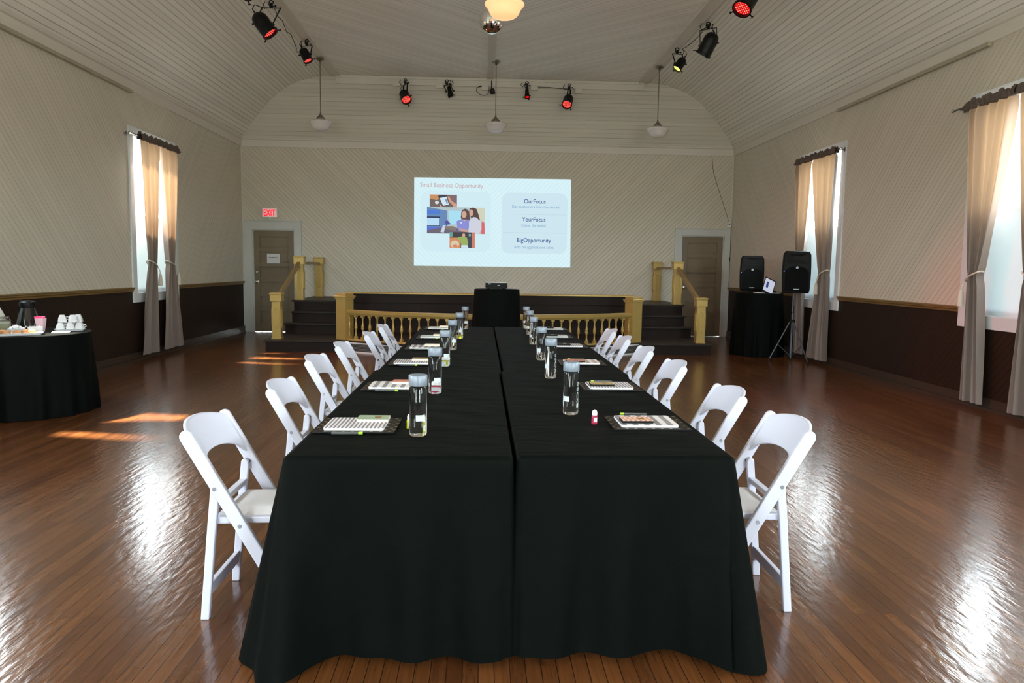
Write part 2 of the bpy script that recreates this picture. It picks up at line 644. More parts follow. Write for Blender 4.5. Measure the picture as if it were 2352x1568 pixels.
# back wall with the doorway of the left door open behind its leaf
DL = (-5.065, -3.85, 2.355, -4.885, -4.0, 2.18)    # casing x0,x1,top, opening x0,x1,top
DR = (4.175, 5.39, 2.325, 4.325, 5.262, 2.185)
mb = MB()
xs = [XL, DL[3], DL[4], XC, DR[3], DR[4], XR]
zs = [0, DL[5], CZ0]
for a, b in zip(xs, xs[1:]):
    for z0, z1 in zip(zs, zs[1:]):
        if z0 == 0 and ((a, b) == (DL[3], DL[4]) or (a, b) == (DR[3], DR[4])):
            continue
        pts = [(a, YB, z0), (b, YB, z0), (b, YB, z1), (a, YB, z1)]
        f = (lambda p: (p[2] + p[0], p[2] - p[0])) if b <= XC + 1e-6 else (lambda p: (p[2] - p[0] + 2 * XC, p[2] + p[0]))
        mb.quad(*pts, uv=[f(p) for p in pts])
PROF = [(0.0, CZ1), (0.05, 4.13), (0.14, 4.25), (0.30, 4.47), (0.50, 4.71), (0.72, 4.94), (0.95, 5.12), (1.22, 5.25), (1.52, 5.34), (1.90, ZC)]
# smooth the cove profile
def catmull(p, n=6):
    out = []
    P = [p[0]] + p + [p[-1]]
    for i in range(1, len(P) - 2):
        for k in range(n):
            t = k / n
            q = []
            for c in (0, 1):
                a, b, c2, d = P[i - 1][c], P[i][c], P[i + 1][c], P[i + 2][c]
                q.append(0.5 * (2 * b + (c2 - a) * t + (2 * a - 5 * b + 4 * c2 - d) * t * t + (3 * b - a - 3 * c2 + d) * t ** 3))
            out.append(tuple(q))
    out.append(p[-1])
    return out
CP = catmull(PROF)
gp = [(XL + s_, z_) for s_, z_ in CP] + [(XR - s_, z_) for s_, z_ in reversed(CP)]
mb.cur = 1
gv = [(XL, YB, CZ0)] + [(x, YB, z) for x, z in gp] + [(XR, YB, CZ0)]
mb.add(gv, [tuple(range(len(gv)))], [[(p[2], p[0]) for p in gv]])
struct(mb.build('wall_back', [M_wall, M_gable], fixn=False))
# dark wainscot strips of the back wall sit beside the doors only; wall behind the camera
mb = MB()
RW = [(-4.0, -2.4), (2.7, 4.3)]  # unseen rear windows, added for cool light from behind the camera
xs = sorted([XL, XR] + [q for r_ in RW for q in r_])
for a, b in zip(xs, xs[1:]):
    inw = (a, b) in RW
    for z0, z1 in ((0, RAILZ), (RAILZ, WO1), (WO1, CZ0)):
        if inw and z0 == RAILZ:
            continue
        mb.cur = 1 if z1 == RAILZ else 0
        pts = [(a, YF, z0), (b, YF, z0), (b, YF, z1), (a, YF, z1)]
        mb.quad(*pts, uv=[(p[2] + p[0], p[2] - p[0]) for p in pts])
mb.cur = 2
gv = [(x, YF, z) for _, x, z in [(0, XL, CZ0)]] + [(x, YF, z) for x, z in gp] + [(XR, YF, CZ0)]
mb.add(gv, [tuple(range(len(gv)))], [[(p[2], p[0]) for p in gv]])
struct(mb.build('wall_front', [M_wall, M_wains, M_gable], fixn=False))

# floor
mb = MB()
mb.quad((XL - 0.3, YF - 0.3, 0), (XR + 0.3, YF - 0.3, 0), (XR + 0.3, YB + 0.6, 0), (XL - 0.3, YB + 0.6, 0))
struct(mb.build('floor', M_floor, fixn=False))

# ceiling: two coves and the flat middle with 45 degree chevron boards
mb = MB()
for sgn, xw in ((1, XL), (-1, XR)):
    acc = 0
    rows, uvr = [], []
    prev = None
    for s_, z_ in CP:
        p = (xw + sgn * s_, z_)
        if prev:
            acc += math.hypot(p[0] - prev[0], p[1] - prev[1])
        prev = p
        rows.append([(p[0], YF, p[1]), (p[0], YB, p[1])])
        uvr.append([(acc, YF), (acc, YB)])
    mb.cur = 0
    mb.grid(rows, uvrows=uvr)
xa, xb = XL + 1.9, XR - 1.9
mb.cur = 1
for a, b, sg in ((xa, XC, 1), (XC, xb, -1)):
    pts = [(a, YF, ZC), (b, YF, ZC), (b, YB, ZC), (a, YB, ZC)]
    r2 = math.sqrt(0.5)
    mb.quad(*pts, uv=[((p[1] - sg * (p[0] - XC)) * r2, (p[1] + sg * (p[0] - XC)) * r2) for p in pts])
struct(mb.build('ceiling', [M_ceil, M_ceilf], fixn=False))

# trims ------------------------------------------------------------
tn = [0]
def trim(mb, m_, **kw):
    tn[0] += 1
    return struct(mb.build('trim_%d' % tn[0], m_, **kw))
for xw, sg in ((XL, 1), (XR, -1)):
    # cornice board with a moulded lip
    mb = MB()
    mb.prism([(xw, CZ0), (xw + sg * 0.022, CZ0), (xw + sg * 0.024, CZ1 - 0.035), (xw + sg * 0.045, CZ1 - 0.02), (xw + sg * 0.06, CZ1 + 0.012), (xw + sg * 0.05, CZ1 + 0.03), (xw, CZ1 + 0.03)], YF, YB, 'Y')
    trim(mb, M_cream)
    # ceiling strip at the top of the cove
    xs_ = (-3.20, -3.03) if sg > 0 else (3.29, 3.46)
    mb = MB()
    mb.box(xs_[0], xs_[1], YF, YB, ZC - 0.022, ZC + 0.002)
    mb.box(xs_[0] - 0.012, xs_[0] + 0.012, YF, YB, ZC - 0.034, ZC)
    mb.box(xs_[1] - 0.012, xs_[1] + 0.012, YF, YB, ZC - 0.030, ZC)
    trim(mb, M_cream)
mb = MB()
mb.prism([(YB, CZ0), (YB - 0.022, CZ0), (YB - 0.024, CZ1 - 0.035), (YB - 0.045, CZ1 - 0.02), (YB - 0.06, CZ1 + 0.012), (YB - 0.05, CZ1 + 0.03), (YB, CZ1 + 0.03)], XL, XR, 'X')
trim(mb, M_cream)
mb = MB()                                                   # board that carries the stage lights
mb.box(-3.1, 3.4, YB - 0.03, YB, ZC - 0.17, ZC - 0.055)
mb.box(-3.1, 3.4, YB - 0.05, YB, ZC - 0.055, ZC - 0.005)
trim(mb, M_cream)
mb = MB()                                                   # middle strip
mb.box(XC - 0.085, XC + 0.055, YF, YB - 0.05, ZC - 0.02, ZC + 0.002)
for k in range(4):
    mb.box(XC - 0.08 + k * 0.035, XC - 0.065 + k * 0.035, YF, YB - 0.05, ZC - 0.028, ZC - 0.018)
trim(mb, M_cream)
# chair rails between the window casings
def rail_prof(xw, sg, z=RAILZ):
    return [(xw, z), (xw + sg * 0.018, z), (xw + sg * 0.022, z + 0.02), (xw + sg * 0.040, z + 0.032), (xw + sg * 0.032, z + 0.045), (xw + sg * 0.046, z + 0.052), (xw + sg * 0.046, z + 0.064), (xw, z + 0.066)]
for xw, sg in ((XL, 1), (XR, -1)):
    edges = [YB] + [q for c in (WCL if xw < 0 else WCY) for q in (c + WOUT, c - WOUT)] + [YF]
    for a, b in zip(edges[::2], edges[1::2]):
        mb = MB()
        mb.prism(rail_prof(xw, sg), b, a, 'Y')
        trim(mb, M_goldd)
for xw, sg, nm in ((XL, 1, 'left'), (XR, -1, 'right')):
    mb = MB()
    mb.box(min(xw, xw + sg * 0.018), max(xw, xw + sg * 0.018), YF, YB, 0, 0.13)
    mb.box(min(xw, xw + sg * 0.034), max(xw, xw + sg * 0.034), YF, YB, 0, 0.03)
    struct(mb.build('baseboard_' + nm, M_base))
# corner beads of the back wall
for xw, sg in ((XL, 1), (XR, -1)):
    mb = MB()
    mb.prism([(xw, YB), (xw + sg * 0.014, YB), (xw, YB - 0.014)], 0, CZ0, 'Z')
    trim(mb, M_cream)

# windows ----------------------------------------------------------
def window(n, M4, blind=True, wo=WOUT, wi=WIN):
    """local frame: x into the room, y along the wall, z up; wall face at x=0"""
    w = empty('window_%d' % n)
    struct(w)
    mb = MB(M4)
    t = 0.024
    mb.box(0, t, -wo, -wi, WZ0, WZ1)
    mb.box(0, t, wi, wo, WZ0, WZ1)
    mb.box(0, t - 0.002, -wi, wi, WO1, WZ1)
    mb.box(0, t - 0.002, -wi, wi, WZ0, WO0)
    mb.build('casing', M_casing, w, bevel=0.003)
    mb = MB(M4)
    d = -0.16
    mb.quad((0, -wi, WO0), (d, -wi, WO0), (d, -wi, WO1), (0, -wi, WO1))
    mb.quad((0, wi, WO0), (d, wi, WO0), (d, wi, WO1), (0, wi, WO1))
    mb.quad((0, -wi, WO0), (d, -wi, WO0), (d, wi, WO0), (0, wi, WO0))
    mb.quad((0, -wi, WO1), (d, -wi, WO1), (d, wi, WO1), (0, wi, WO1))
    mb.build('reveal', M_casing, w)
    mb = MB(M4)
    zm = 2.10
    mb.box(d, d + 0.04, -wi, -wi + 0.05, WO0, WO1)
    mb.box(d, d + 0.04, wi - 0.05, wi, WO0, WO1)
    mb.box(d, d + 0.04, -wi, wi, WO1 - 0.05, WO1)
    mb.box(d, d + 0.04, -wi, wi, WO0, WO0 + 0.06)
    mb.box(d, d + 0.05, -wi, wi, zm, zm + 0.055)
    mb.build('sash', M_casing, w)
    mb = MB(M4)
    mb.quad((d + 0.015, -wi, zm), (d + 0.015, wi, zm), (d + 0.015, wi, WO1), (d + 0.015, -wi, WO1))
    mb.build('pane', M_pane, w)
    mb = MB(M4)
    mb.box(d + 0.055, d + 0.062, -wi, wi, WO0, zm + 0.02)
    if blind:
        mb.build('lower_blind', M_board_tr, w)
    else:
        mb = MB(M4)
        mb.quad((d + 0.015, -wi, WO0), (d + 0.015, wi, WO0), (d + 0.015, wi, zm), (d + 0.015, -wi, zm))
        mb.build('pane', M_pane, w)
    # portal helps the renderer find the sky through this opening
    pd = bpy.data.lights.new('sky_portal', 'AREA')
    pd.shape = 'RECTANGLE'
    pd.size = 2 * wi
    zl_ = zm if blind else WO0
    pd.size_y = WO1 - zl_
    pd.cycles.is_portal = True
    po = bpy.data.objects.new('sky_portal', pd)
    COL.objects.link(po)
    q = M4 @ Matrix.Translation((d - 0.02, 0, (zl_ + WO1) / 2)) @ Matrix(((0, 0, -1, 0), (1, 0, 0, 0), (0, 1, 0, 0), (0, 0, 0, 1)))
    po.matrix_world = q
    return w
wi_ = 1
for c in WCL:
    window(wi_, Matrix.Translation((XL, c, 0)))
    wi_ += 1
for c in WCY:
    window(wi_, Matrix.Translation((XR, c, 0)) @ Matrix.Rotation(PI, 4, 'Z'))
    wi_ += 1
WIN_save = WO0
for a, b in RW:
    o = window(wi_, Matrix.Translation(((a + b) / 2, YF, 0)) @ Matrix.Rotation(PI / 2, 4, 'Z'), blind=False, wo=(b - a) / 2 + 0.13, wi=(b - a) / 2)
    wi_ += 1
# doors ------------------------------------------------------------
def door(n, D, knob_left, gap):
    cx0, cx1, ct, ox0, ox1, ot = D
    d = struct(empty('door_%d' % n, ((ox0 + ox1) / 2, YB, 0)))
    M0 = Matrix.Translation((-(ox0 + ox1) / 2, -YB, 0))
    mb = MB(M0)
    y0 = YB - 0.025
    mb.box(cx0, ox0, y0, YB, 0, ct)
    mb.box(ox1, cx1, y0, YB, 0, ct)
    mb.box(ox0, ox1, y0, YB, ot, ct)
    mb.box(cx0 - 0.0, cx1 + 0.0, y0 - 0.012, YB, ct, ct + 0.022)
    mb.build('casing', M_doorcase, d, bevel=0.003)
    mb = MB(M0)
    mb.box(ox0, ox0 + 0.018, YB, YB + 0.12, 0, ot)
    mb.box(ox1 - 0.018, ox1, YB, YB + 0.12, 0, ot)
    mb.box(ox0, ox1, YB, YB + 0.12, ot - 0.018, ot)
    mb.build('jamb', M_doorcase, d)
    # leaf with six recessed panels
    lx0, lx1, lz0, lz1 = ox0 + 0.02, ox1 - 0.02, gap, ot - 0.02
    yf = YB + 0.03
    mb = MB(M0)
    st = 0.12
    mb.box(lx0, lx0 + st, yf, yf + 0.04, lz0, lz1)
    mb.box(lx1 - st, lx1, yf, yf + 0.04, lz0, lz1)
    npan = 6
    rail = 0.085
    zz = lz0
    ph = (lz1 - lz0 - 0.20 - 0.12 - (npan - 1) * rail) / npan
    rz = [(lz0, lz0 + 0.20)]
    z = lz0 + 0.20
    pans = []
    for k in range(npan):
        pans.append((z, z + ph))
        z += ph
        rz.append((z, z + (rail if k < npan - 1 else 0.12)))
        z = rz[-1][1]
    for a, b in rz:
        mb.box(lx0 + st, lx1 - st, yf, yf + 0.04, a, b)
    for a, b in pans:
        mb.box(lx0 + st, lx1 - st, yf + 0.026, yf + 0.036, a, b)
        e_ = 0.022
        for q in ((lx0 + st, lx0 + st + e_, a, b), (lx1 - st - e_, lx1 - st, a, b), (lx0 + st, lx1 - st, a, a + e_), (lx0 + st, lx1 - st, b - e_, b)):
            mb.box(q[0], q[1], yf + 0.012, yf + 0.03, q[2], q[3])
    mb.build('leaf', M_door, d, bevel=0.002)
    kx = lx0 + 0.062 if knob_left else lx0 + 0.062
    mb = MB(M0)
    mb.lathe([(0.033, 0), (0.033, -0.006), (0.012, -0.012), (0.012, -0.04), (0.026, -0.05), (0.030, -0.062), (0.024, -0.074), (0.0, -0.078)], 18, (kx, yf, 1.07), ax='Y')
    mb.build('knob', M_chrome, d, smooth=True)
    mb = MB(M0)
    mb.lathe([(0.030, 0), (0.030, -0.010), (0.022, -0.020), (0.0, -0.022)], 18, (kx, yf, 1.28), ax='Y')
    mb.build('deadbolt', M_chrome, d, smooth=True)
    for hz in (0.35, 1.95):
        mb = MB(M0)
        mb.cyl((lx1 - 0.002, yf - 0.008, hz - 0.05), (lx1 - 0.002, yf - 0.008, hz + 0.05), 0.009, 8)
        mb.build('hinge', M_steel, d)
    return d
door(1, DL, True, 0.007)
door(2, DR, True, 0.003)

# vestibule floor and outside ground beyond the door gap stay open to the daylight

# ------------------------------------------------------------------ stage
NXL, NXR = -3.46, 3.78
st = empty('stage_platform', (XC, 14.5, 0))
tag(st, 'low dark brown stage platform with gold edge moulding between the two stairs', 'stage')
MS = Matrix.Translation((-XC, -14.5, 0))
XA, XB2 = -3.60, 3.92                              # outer sides
ZP, ZL = 0.78, 0.19
# arc of the balustrade
PLX, PRX, PY = -2.33, 2.62, 12.96
HC = (PRX - PLX) / 2
SAG = 0.92
RAD = (HC * HC + SAG * SAG) / (2 * SAG)
ACX, ACY = (PLX + PRX) / 2, PY - SAG + RAD
A_END = math.asin(HC / RAD)
def arc(a, r=RAD):
    return (ACX + r * math.sin(a), ACY - r * math.cos(a))
# landing (low platform with the curved front)
out = [(XA, 13.9 + 0.6), (XA, 12.70), (PLX - 0.10, 12.70)]
NA = 32
for i in range(NA + 1):
    a = -A_END + 2 * A_END * i / NA
    out.append(arc(a, RAD + 0.13))
out += [(PRX + 0.10, 12.70), (XB2, 12.70), (XB2, 14.5)]
mb = MB(MS)
mb.prism(out, 0.0, ZL - 0.03, 'Z')
mb.build('landing_base', M_dark, st)
mb = MB(MS)
out2 = [(x + (-0.03 if x < XC else 0.03) if abs(x - XC) > 3.6 else x, y - (0.03 if y < 13 else 0)) for x, y in out]
mb.prism(out2, ZL - 0.03, ZL, 'Z')
mb.build('landing_floor', M_tread, st, bevel=0.006)
mb = MB(MS)
mb.box(XA + 0.04, -2.42, 14.5, YB - 0.01, 0, ZP - 0.035)
mb.box(2.71, XB2 - 0.04, 14.5, YB - 0.01, 0, ZP - 0.035)
mb.box(-2.42, 2.71, 14.5, YB - 0.01, 0, ZP - 0.035)
mb.build('platform_base', M_dark, st)
mb = MB(MS)
mb.box(XA, XB2, 14.47, YB - 0.01, ZP - 0.035, ZP)
mb.build('platform_floor', M_tread, st, bevel=0.008)
mb = MB(MS)
mb.box(-2.56, 2.86, 14.30, 14.44, ZL, 0.755)
mb.box(-2.56, 2.86, 14.27, 14.44, 0.755, 0.925)
for k in range(6):
    xk = -2.0 + k * 0.86
    mb.box(xk, xk + 0.012, 14.292, 14.30, ZL, 0.755)
mb.build('front_parapet', M_dark, st, bevel=0.003)
mb = MB(MS)
mb.prism([(14.22, 0.925), (14.22, 0.945), (14.235, 0.955), (14.48, 0.955), (14.48, 0.925)], -2.58, 2.88, 'X')
mb.build('gold_moulding', M_gold, st, bevel=0.003)['label'] = 'gold cap moulding'
# grille in the curved riser
mb = MB(MS)
rows = []
for z in (0.012, ZL - 0.034):
    rows.append([(*arc(-A_END + 2 * A_END * i / 64, RAD + 0.142), z) for i in range(65)])
uvr = [[(2 * A_END * RAD * i / 64, z) for i in range(65)] for z in (0.012, ZL - 0.034)]
mb.grid(rows, uvrows=uvr)
def grille_mat():
    mt = bpy.data.materials.new('heating_grille')
    mt.use_nodes = True
    nt = mt.node_tree
    b = nt.nodes['Principled BSDF']
    b.inputs['Roughness'].default_value = 0.45
    uv = N(nt, 'ShaderNodeUVMap')
    sp_ = N(nt, 'ShaderNodeSeparateXYZ')
    nt.links.new(uv.outputs[0], sp_.inputs[0])
    def line(o, p, w):
        f = math_node(nt, 'FRACT', math_node(nt, 'DIVIDE', o, p))
        return math_node(nt, 'LESS_THAN', f, w)
    h = line(sp_.outputs['Y'], 0.022, 0.24)
    v = line(sp_.outputs['X'], 0.018, 0.25)
    mx = N(nt, 'ShaderNodeMix')
    mx.data_type = 'RGBA'
    nt.links.new(math_node(nt, 'MAXIMUM', h, math_node(nt, 'MULTIPLY', v, 0.55)), mx.inputs[0])
    mx.inputs[6].default_value = srgb(14, 14, 14)
    mx.inputs[7].default_value = srgb(150, 148, 146)
    nt.links.new(mx.outputs[2], b.inputs['Base Color'])
    return mt
gr = empty('heating_grille', (ACX, PY - SAG, 0.0))
tag(gr, 'curved white framed heating grille below the gold balustrade', 'grille')
mb.M = mb.M
for i, p in enumerate(mb.v):
    mb.v[i] = (p[0] + XC - ACX, p[1] + 14.5 - (PY - SAG), p[2])
mb.build('lattice', grille_mat(), gr, fixn=False)
mb = MB(Matrix.Translation((-ACX, -(PY - SAG), 0)))
for z0, z1 in ((0.0, 0.022), (ZL - 0.040, ZL - 0.018)):
    for i in range(64):
        a0 = -A_END + 2 * A_END * i / 64
        a1 = -A_END + 2 * A_END * (i + 1) / 64
        pi_, po_ = RAD + 0.128, RAD + 0.156
        q = [arc(a0, pi_), arc(a0, po_), arc(a1, po_), arc(a1, pi_)]
        mb.prism(q, z0, z1, 'Z')
mb.build('frame', M_white, gr)

# stairs
for side, (sx0, sx1) in (('left', (XA, -2.44)), ('right', (2.73, XB2))):
    t = empty('staircase', ((sx0 + sx1) / 2, 13.9, ZL))
    tag(t, 'dark brown wooden steps at the %s end of the stage' % side, 'stairs', 'stage stairs')
    Mt = Matrix.Translation((-(sx0 + sx1) / 2, -13.9, -ZL))
    rise = (ZP - ZL) / 3
    for k in range(3):
        y0 = 13.90 + 0.28 * k
        ex = 0.06 if k == 0 else 0.0
        xo0 = sx0 + (0.08 - ex if side == 'left' else 0)
        xo1 = sx1 - (0.08 - ex if side == 'right' else 0)
        mb = MB(Mt)
        z1 = ZL + rise * (k + 1) - 0.032
        yend = 14.24 if k == 0 else (14.47 if k < 2 else 14.5)
        mb.box(xo0, xo1, y0, min(y0 + 0.30, 14.5), ZL, z1)
        mb.build('riser', M_dark, t)
        if k < 2:
            mb = MB(Mt)
            mb.box(xo0 - 0.02, xo1 + 0.015, y0 - 0.035, y0 + 0.28, z1, z1 + 0.032)
            mb.build('tread', M_tread, t, bevel=0.006)

# newel posts and handrails: one railing per side
def newel(par, name, x, y, z0, z1, w=0.145):
    p = empty(name, (x, y, z0), parent=par)
    h = z1 - z0
    mb = MB()
    mb.box(-w / 2, w / 2, -w / 2, w / 2, 0, h - 0.13)
    mb.build('shaft', M_gold, p, bevel=0.004)
    mb = MB()
    c = w / 2 + 0.022
    mb.box(-c, c, -c, c, h - 0.15, h - 0.03)
    mb.box(-c - 0.014, c + 0.014, -c - 0.014, c + 0.014, h - 0.03, h - 0.014)
    mb.box(-c - 0.004, c + 0.004, -c - 0.004, c + 0.004, h - 0.014, h)
    mb.build('cap', M_gold, p, bevel=0.004)
    mb = MB()
    b = w / 2 + 0.012
    mb.box(-b, b, -b, b, 0, 0.02)
    mb.build('foot', M_gold, p, bevel=0.003)
    # applied hexagonal moulding on front and inner faces
    mb = MB()
    zc = h * 0.46
    hh, hw = h * 0.23, w * 0.27
    hexo = [(0, zc + hh), (hw, zc + hh - hw * 1.1), (hw, zc - hh + hw * 1.1), (0, zc - hh), (-hw, zc - hh + hw * 1.1), (-hw, zc + hh - hw * 1.1)]
    for i in range(6):
        a, b2 = hexo[i], hexo[(i + 1) % 6]
        mb.bar((a[0], -w / 2 - 0.004, a[1]), (b2[0], -w / 2 - 0.004, b2[1]), 0.020, 0.018, (0, 1, 0))
        for sx in (-1, 1):
            mb.bar((sx * (w / 2 + 0.004), a[0], a[1]), (sx * (w / 2 + 0.004), b2[0], b2[1]), 0.020, 0.018, (1, 0, 0))
    mb.build('panel_moulding', M_gold, p, bevel=0.002)
    return p
for side, nx, sg in (('left', NXL, 1), ('right', NXR, -1)):
    r = empty('stair_railing', (nx, 12.93, ZL))
    tag(r, 'gold painted stair railing with three square newel posts on the %s side of the stage' % side, 'railing', 'stage stair railings')
    o = -Vector((nx, 12.93, ZL))
    newel(r, 'newel_post', 0, 0, 0, 0.785)
    newel(r, 'newel_post', 0, 14.57 - 12.93, ZP - ZL, 1.605 - ZL)
    newel(r, 'newel_post', 0, 16.29 - 12.93, ZP - ZL, 1.612 - ZL)
    mb = MB()
    mb.bar((0, 0.08, 0.70), (0, 1.60, 1.29), 0.06, 0.075, (1, 0, 0))
    mb.build('handrail', M_goldd, r, bevel=0.006)
    mb = MB()
    mb.bar((0, 1.60, 1.29), (0, 3.36, 1.29), 0.06, 0.05, (1, 0, 0))
    mb.build('handrail', M_goldd, r, bevel=0.006)

# curved balustrade
bl = empty('balustrade', (ACX, PY - SAG, ZL))
tag(bl, 'curved gold balustrade with turned spindles in front of the stage', 'balustrade')
MBL = Matrix.Translation((-ACX, -(PY - SAG), -ZL))
def arc_beam(name, z0, z1, w0, w1, extra=0.0, m_=None):
    mb = MB(MBL)
    rows = []
    n = 48
    ae = A_END + extra
    for i in range(n + 1):
        a = -ae + 2 * ae * i / n
        p = [(*arc(a, RAD - w0), z0), (*arc(a, RAD + w0), z0), (*arc(a, RAD + w1), z1), (*arc(a, RAD - w1), z1)]
        rows.append(p)
    mb.grid(rows, closed=True)
    mb.add(rows[0], [(0, 1, 2, 3)])
    mb.add(rows[-1], [(3, 2, 1, 0)])
    return mb.build(name, m_ or M_gold, bl, bevel=0.004)
arc_beam('top_rail', 0.645, 0.70, 0.055, 0.062)
arc_beam('under_rail', 0.615, 0.645, 0.030, 0.045)
arc_beam('bottom_rail', ZL, ZL + 0.022, 0.05, 0.045)
NB = 34
bp_ = [(0.0, 0.0), (0.030, 0.0), (0.030, 0.001)]
H = 0.615 - ZL - 0.022
def spindle():
    mb = MB()
    mb.box(-0.024, 0.024, -0.024, 0.024, 0, 0.045)
    prof = [(0.018, 0.045), (0.024, 0.055), (0.018, 0.065), (0.015, 0.075), (0.014, 0.13), (0.017, 0.145), (0.024, 0.165), (0.031, 0.185), (0.031, 0.192), (0.026, 0.198), (0.031, 0.205), (0.031, 0.212), (0.026, 0.218), (0.029, 0.226), (0.024, 0.245), (0.017, 0.265), (0.015, 0.285), (0.015, 0.335), (0.020, 0.345), (0.016, 0.355), (0.018, 0.365)]
    mb.lathe([(r_ * 0.84, z_) for r_, z_ in prof], 14)
    mb.prism([(-0.014, 0.365), (-0.030, 0.385), (-0.030, H), (0.030, H), (0.030, 0.385), (0.014, 0.365)], -0.024, 0.024, 'Y')
    return mb
sp0 = spindle().build('spindle', M_gold, bl, smooth=True)
for i in range(NB):
    a = -A_END * 0.955 + 2 * A_END * 0.955 * i / (NB - 1)
    o = sp0 if i == 0 else sp0.copy()
    if i:
        COL.objects.link(o)
        o.parent = bl
    x, y = arc(a)
    o.location = (x - ACX, y - (PY - SAG), 0.022)
    o.rotation_euler = (0, 0, a)
for sx, px in ((-1, PLX), (1, PRX)):
    p = empty('end_post', (px - ACX, SAG, 0), rz=sx * A_END * 0.75, parent=bl)
    mb = MB()
    mb.box(-0.105, 0.105, -0.105, 0.105, 0, 0.70)
    mb.build('shaft', M_gold, p, bevel=0.004)
    mb = MB()
    mb.box(-0.118, 0.118, -0.118, 0.118, 0.69, 0.72)
    mb.box(-0.132, 0.132, -0.132, 0.132, 0.72, 0.745)
    mb.box(-0.105, 0.105, -0.105, 0.105, 0.745, 0.785)
    mb.build('cap', M_gold, p, bevel=0.005)

# ------------------------------------------------------------------ chairs
def make_chair():
    """local: x towards the table, front feet at x=.22; y across; z up"""
    r = empty('folding_chair')
    W = 0.445
    def leg(y0):
        mb = MB()
        # broad flat upright that runs down to the front foot; rounded top
        pts = []
        ft, tp = Vector((0.22, 0)), Vector((-0.228, 0.785))
        d = (tp - ft).normalized()
        nrm = Vector((-d.y, d.x))
        hw = 0.0265
        pts.append((ft.x + hw * 1.15, 0)); 
        a0 = math.atan2(-nrm.y, -nrm.x)
        for i in range(9):
            a = a0 + PI * i / 8
            pts.append((tp.x - d.x * hw + hw * math.cos(a), tp.y - d.y * hw + hw * math.sin(a)))
        pts.append((ft.x - hw * 1.15, 0))
        mb.prism(pts, y0 - 0.013, y0 + 0.013, 'Y')
        return mb
    for sy_ in (-1, 1):
        o = leg(sy_ * W / 2).build('leg', M_resin, r, bevel=0.006)
        mb = MB()
        mb.lathe([(0.0, 0.0145), (0.008, 0.0145), (0.009, 0.0125), (0.009, -0.0125), (0.008, -0.0145), (0.0, -0.0145)], 10, (-0.108, sy_ * W / 2, 0.553), ax='Y')
        mb.build('bolt', M_steel, o)
        mb = MB()
        mb.lathe([(0.0, 0.0145), (0.008, 0.0145), (0.009, 0.0125), (0.009, -0.0125), (0.008, -0.0145), (0.0, -0.0145)], 10, (-0.012, sy_ * W / 2, 0.402), ax='Y')
        mb.build('bolt', M_steel, o)
    # rear legs, inside the uprights
    W2 = 0.385
    for sy_ in (-1, 1):
        y = sy_ * W2 / 2
        mb = MB()
        mb.prism([(-0.188, 0.0), (-0.153, 0.0), (-0.116, 0.40), (-0.100, 0.535), (-0.102, 0.560), (-0.118, 0.574), (-0.134, 0.562), (-0.137, 0.535), (-0.151, 0.40)], y - 0.012, y + 0.012, 'Y')
        mb.build('leg', M_resin, r, bevel=0.005)
    mb = MB()
    mb.prism([(-0.178, 0.085), (-0.168, 0.145), (-0.146, 0.145), (-0.156, 0.085)], -W2 / 2, W2 / 2, 'Y')
    mb.build('stretcher', M_resin, r, bevel=0.004)
    mb = MB()
    mb.prism([(-0.146, 0.452), (-0.140, 0.480), (-0.108, 0.480), (-0.114, 0.452)], -W2 / 2, W2 / 2, 'Y')
    mb.build('stretcher', M_resin, r, bevel=0.005)
    mb = MB()
    mb.prism([(0.175, 0.05), (0.168, 0.085), (0.19, 0.085), (0.197, 0.05)], -W / 2, W / 2, 'Y')
    mb.build('stretcher', M_resin, r, bevel=0.004)
    # backrest: curved slat, arched lower edge
    rows = []
    n = 16
    for i in range(n + 1):
        t = -1 + 2 * i / n
        y = t * (W / 2 - 0.010)
        bow = -0.045 * (1 - t * t)
        zt = 0.757 + 0.045 * math.sqrt(max(0, 1 - t * t * 0.96))
        zb = 0.595 + 0.068 * math.sqrt(max(0, 1 - abs(t) ** 2.6))
        def X(z):
            return 0.22 - 0.5707 * z + 0.004
        th = 0.009
        rows.append([(X(zb) + bow - th, y, zb), (X(zb) + bow + th, y, zb), (X(zt) + bow + th, y, zt), (X(zt) + bow - th, y, zt)])
    mb = MB()
    mb.grid(rows, closed=True)
    mb.add(rows[0], [(0, 1, 2, 3)])
    mb.add(rows[-1], [(3, 2, 1, 0)])
    mb.build('backrest', M_resin, r, smooth=True, bevel=0.005, ang=50)
    mb = MB()
    mb.prism([(-0.135, 0.392), (0.215, 0.400), (0.215, 0.428), (-0.135, 0.420)], -W2 / 2 + 0.014, W2 / 2 - 0.014, 'Y')
    mb.build('seat', M_resin, r, bevel=0.006)
    rows = []
    for i in range(11):
        u = i / 10
        row = []
        for j in range(11):
            v = j / 10
            e = min(u, 1 - u, v, 1 - v)
            z = 0.422 + 0.030 * (1 - (1 - min(e / 0.18, 1)) ** 2.2)
            row.append((-0.118 + 0.325 * u, (-0.5 + v) * (W2 - 0.06) * (1 - 0.05 * (1 - u)), z))
        rows.append(row)
    mb = MB()
    mb.grid(rows)
    mb.build('seat_cushion', M_pad, r, smooth=True, ang=70)
    return r
ordn = ['nearest', 'second', 'third', 'fourth', 'fifth', 'farthest']
CH_L = [(-1.167, 3.20, 0), (-1.125, 4.235, 0.5), (-1.198, 5.45, -1), (-1.180, 6.40, 1.0), (-1.10, 7.42, 1), (-1.10, 8.42, 1)]
CH_R = [(1.372, 3.25, 1.0), (1.385, 4.10, 1.0), (1.395, 5.31, 0.5), (1.385, 6.27, 1.5), (1.392, 7.26, 1.5), (1.405, 8.11, 1)]
chair0 = make_chair()
first = True
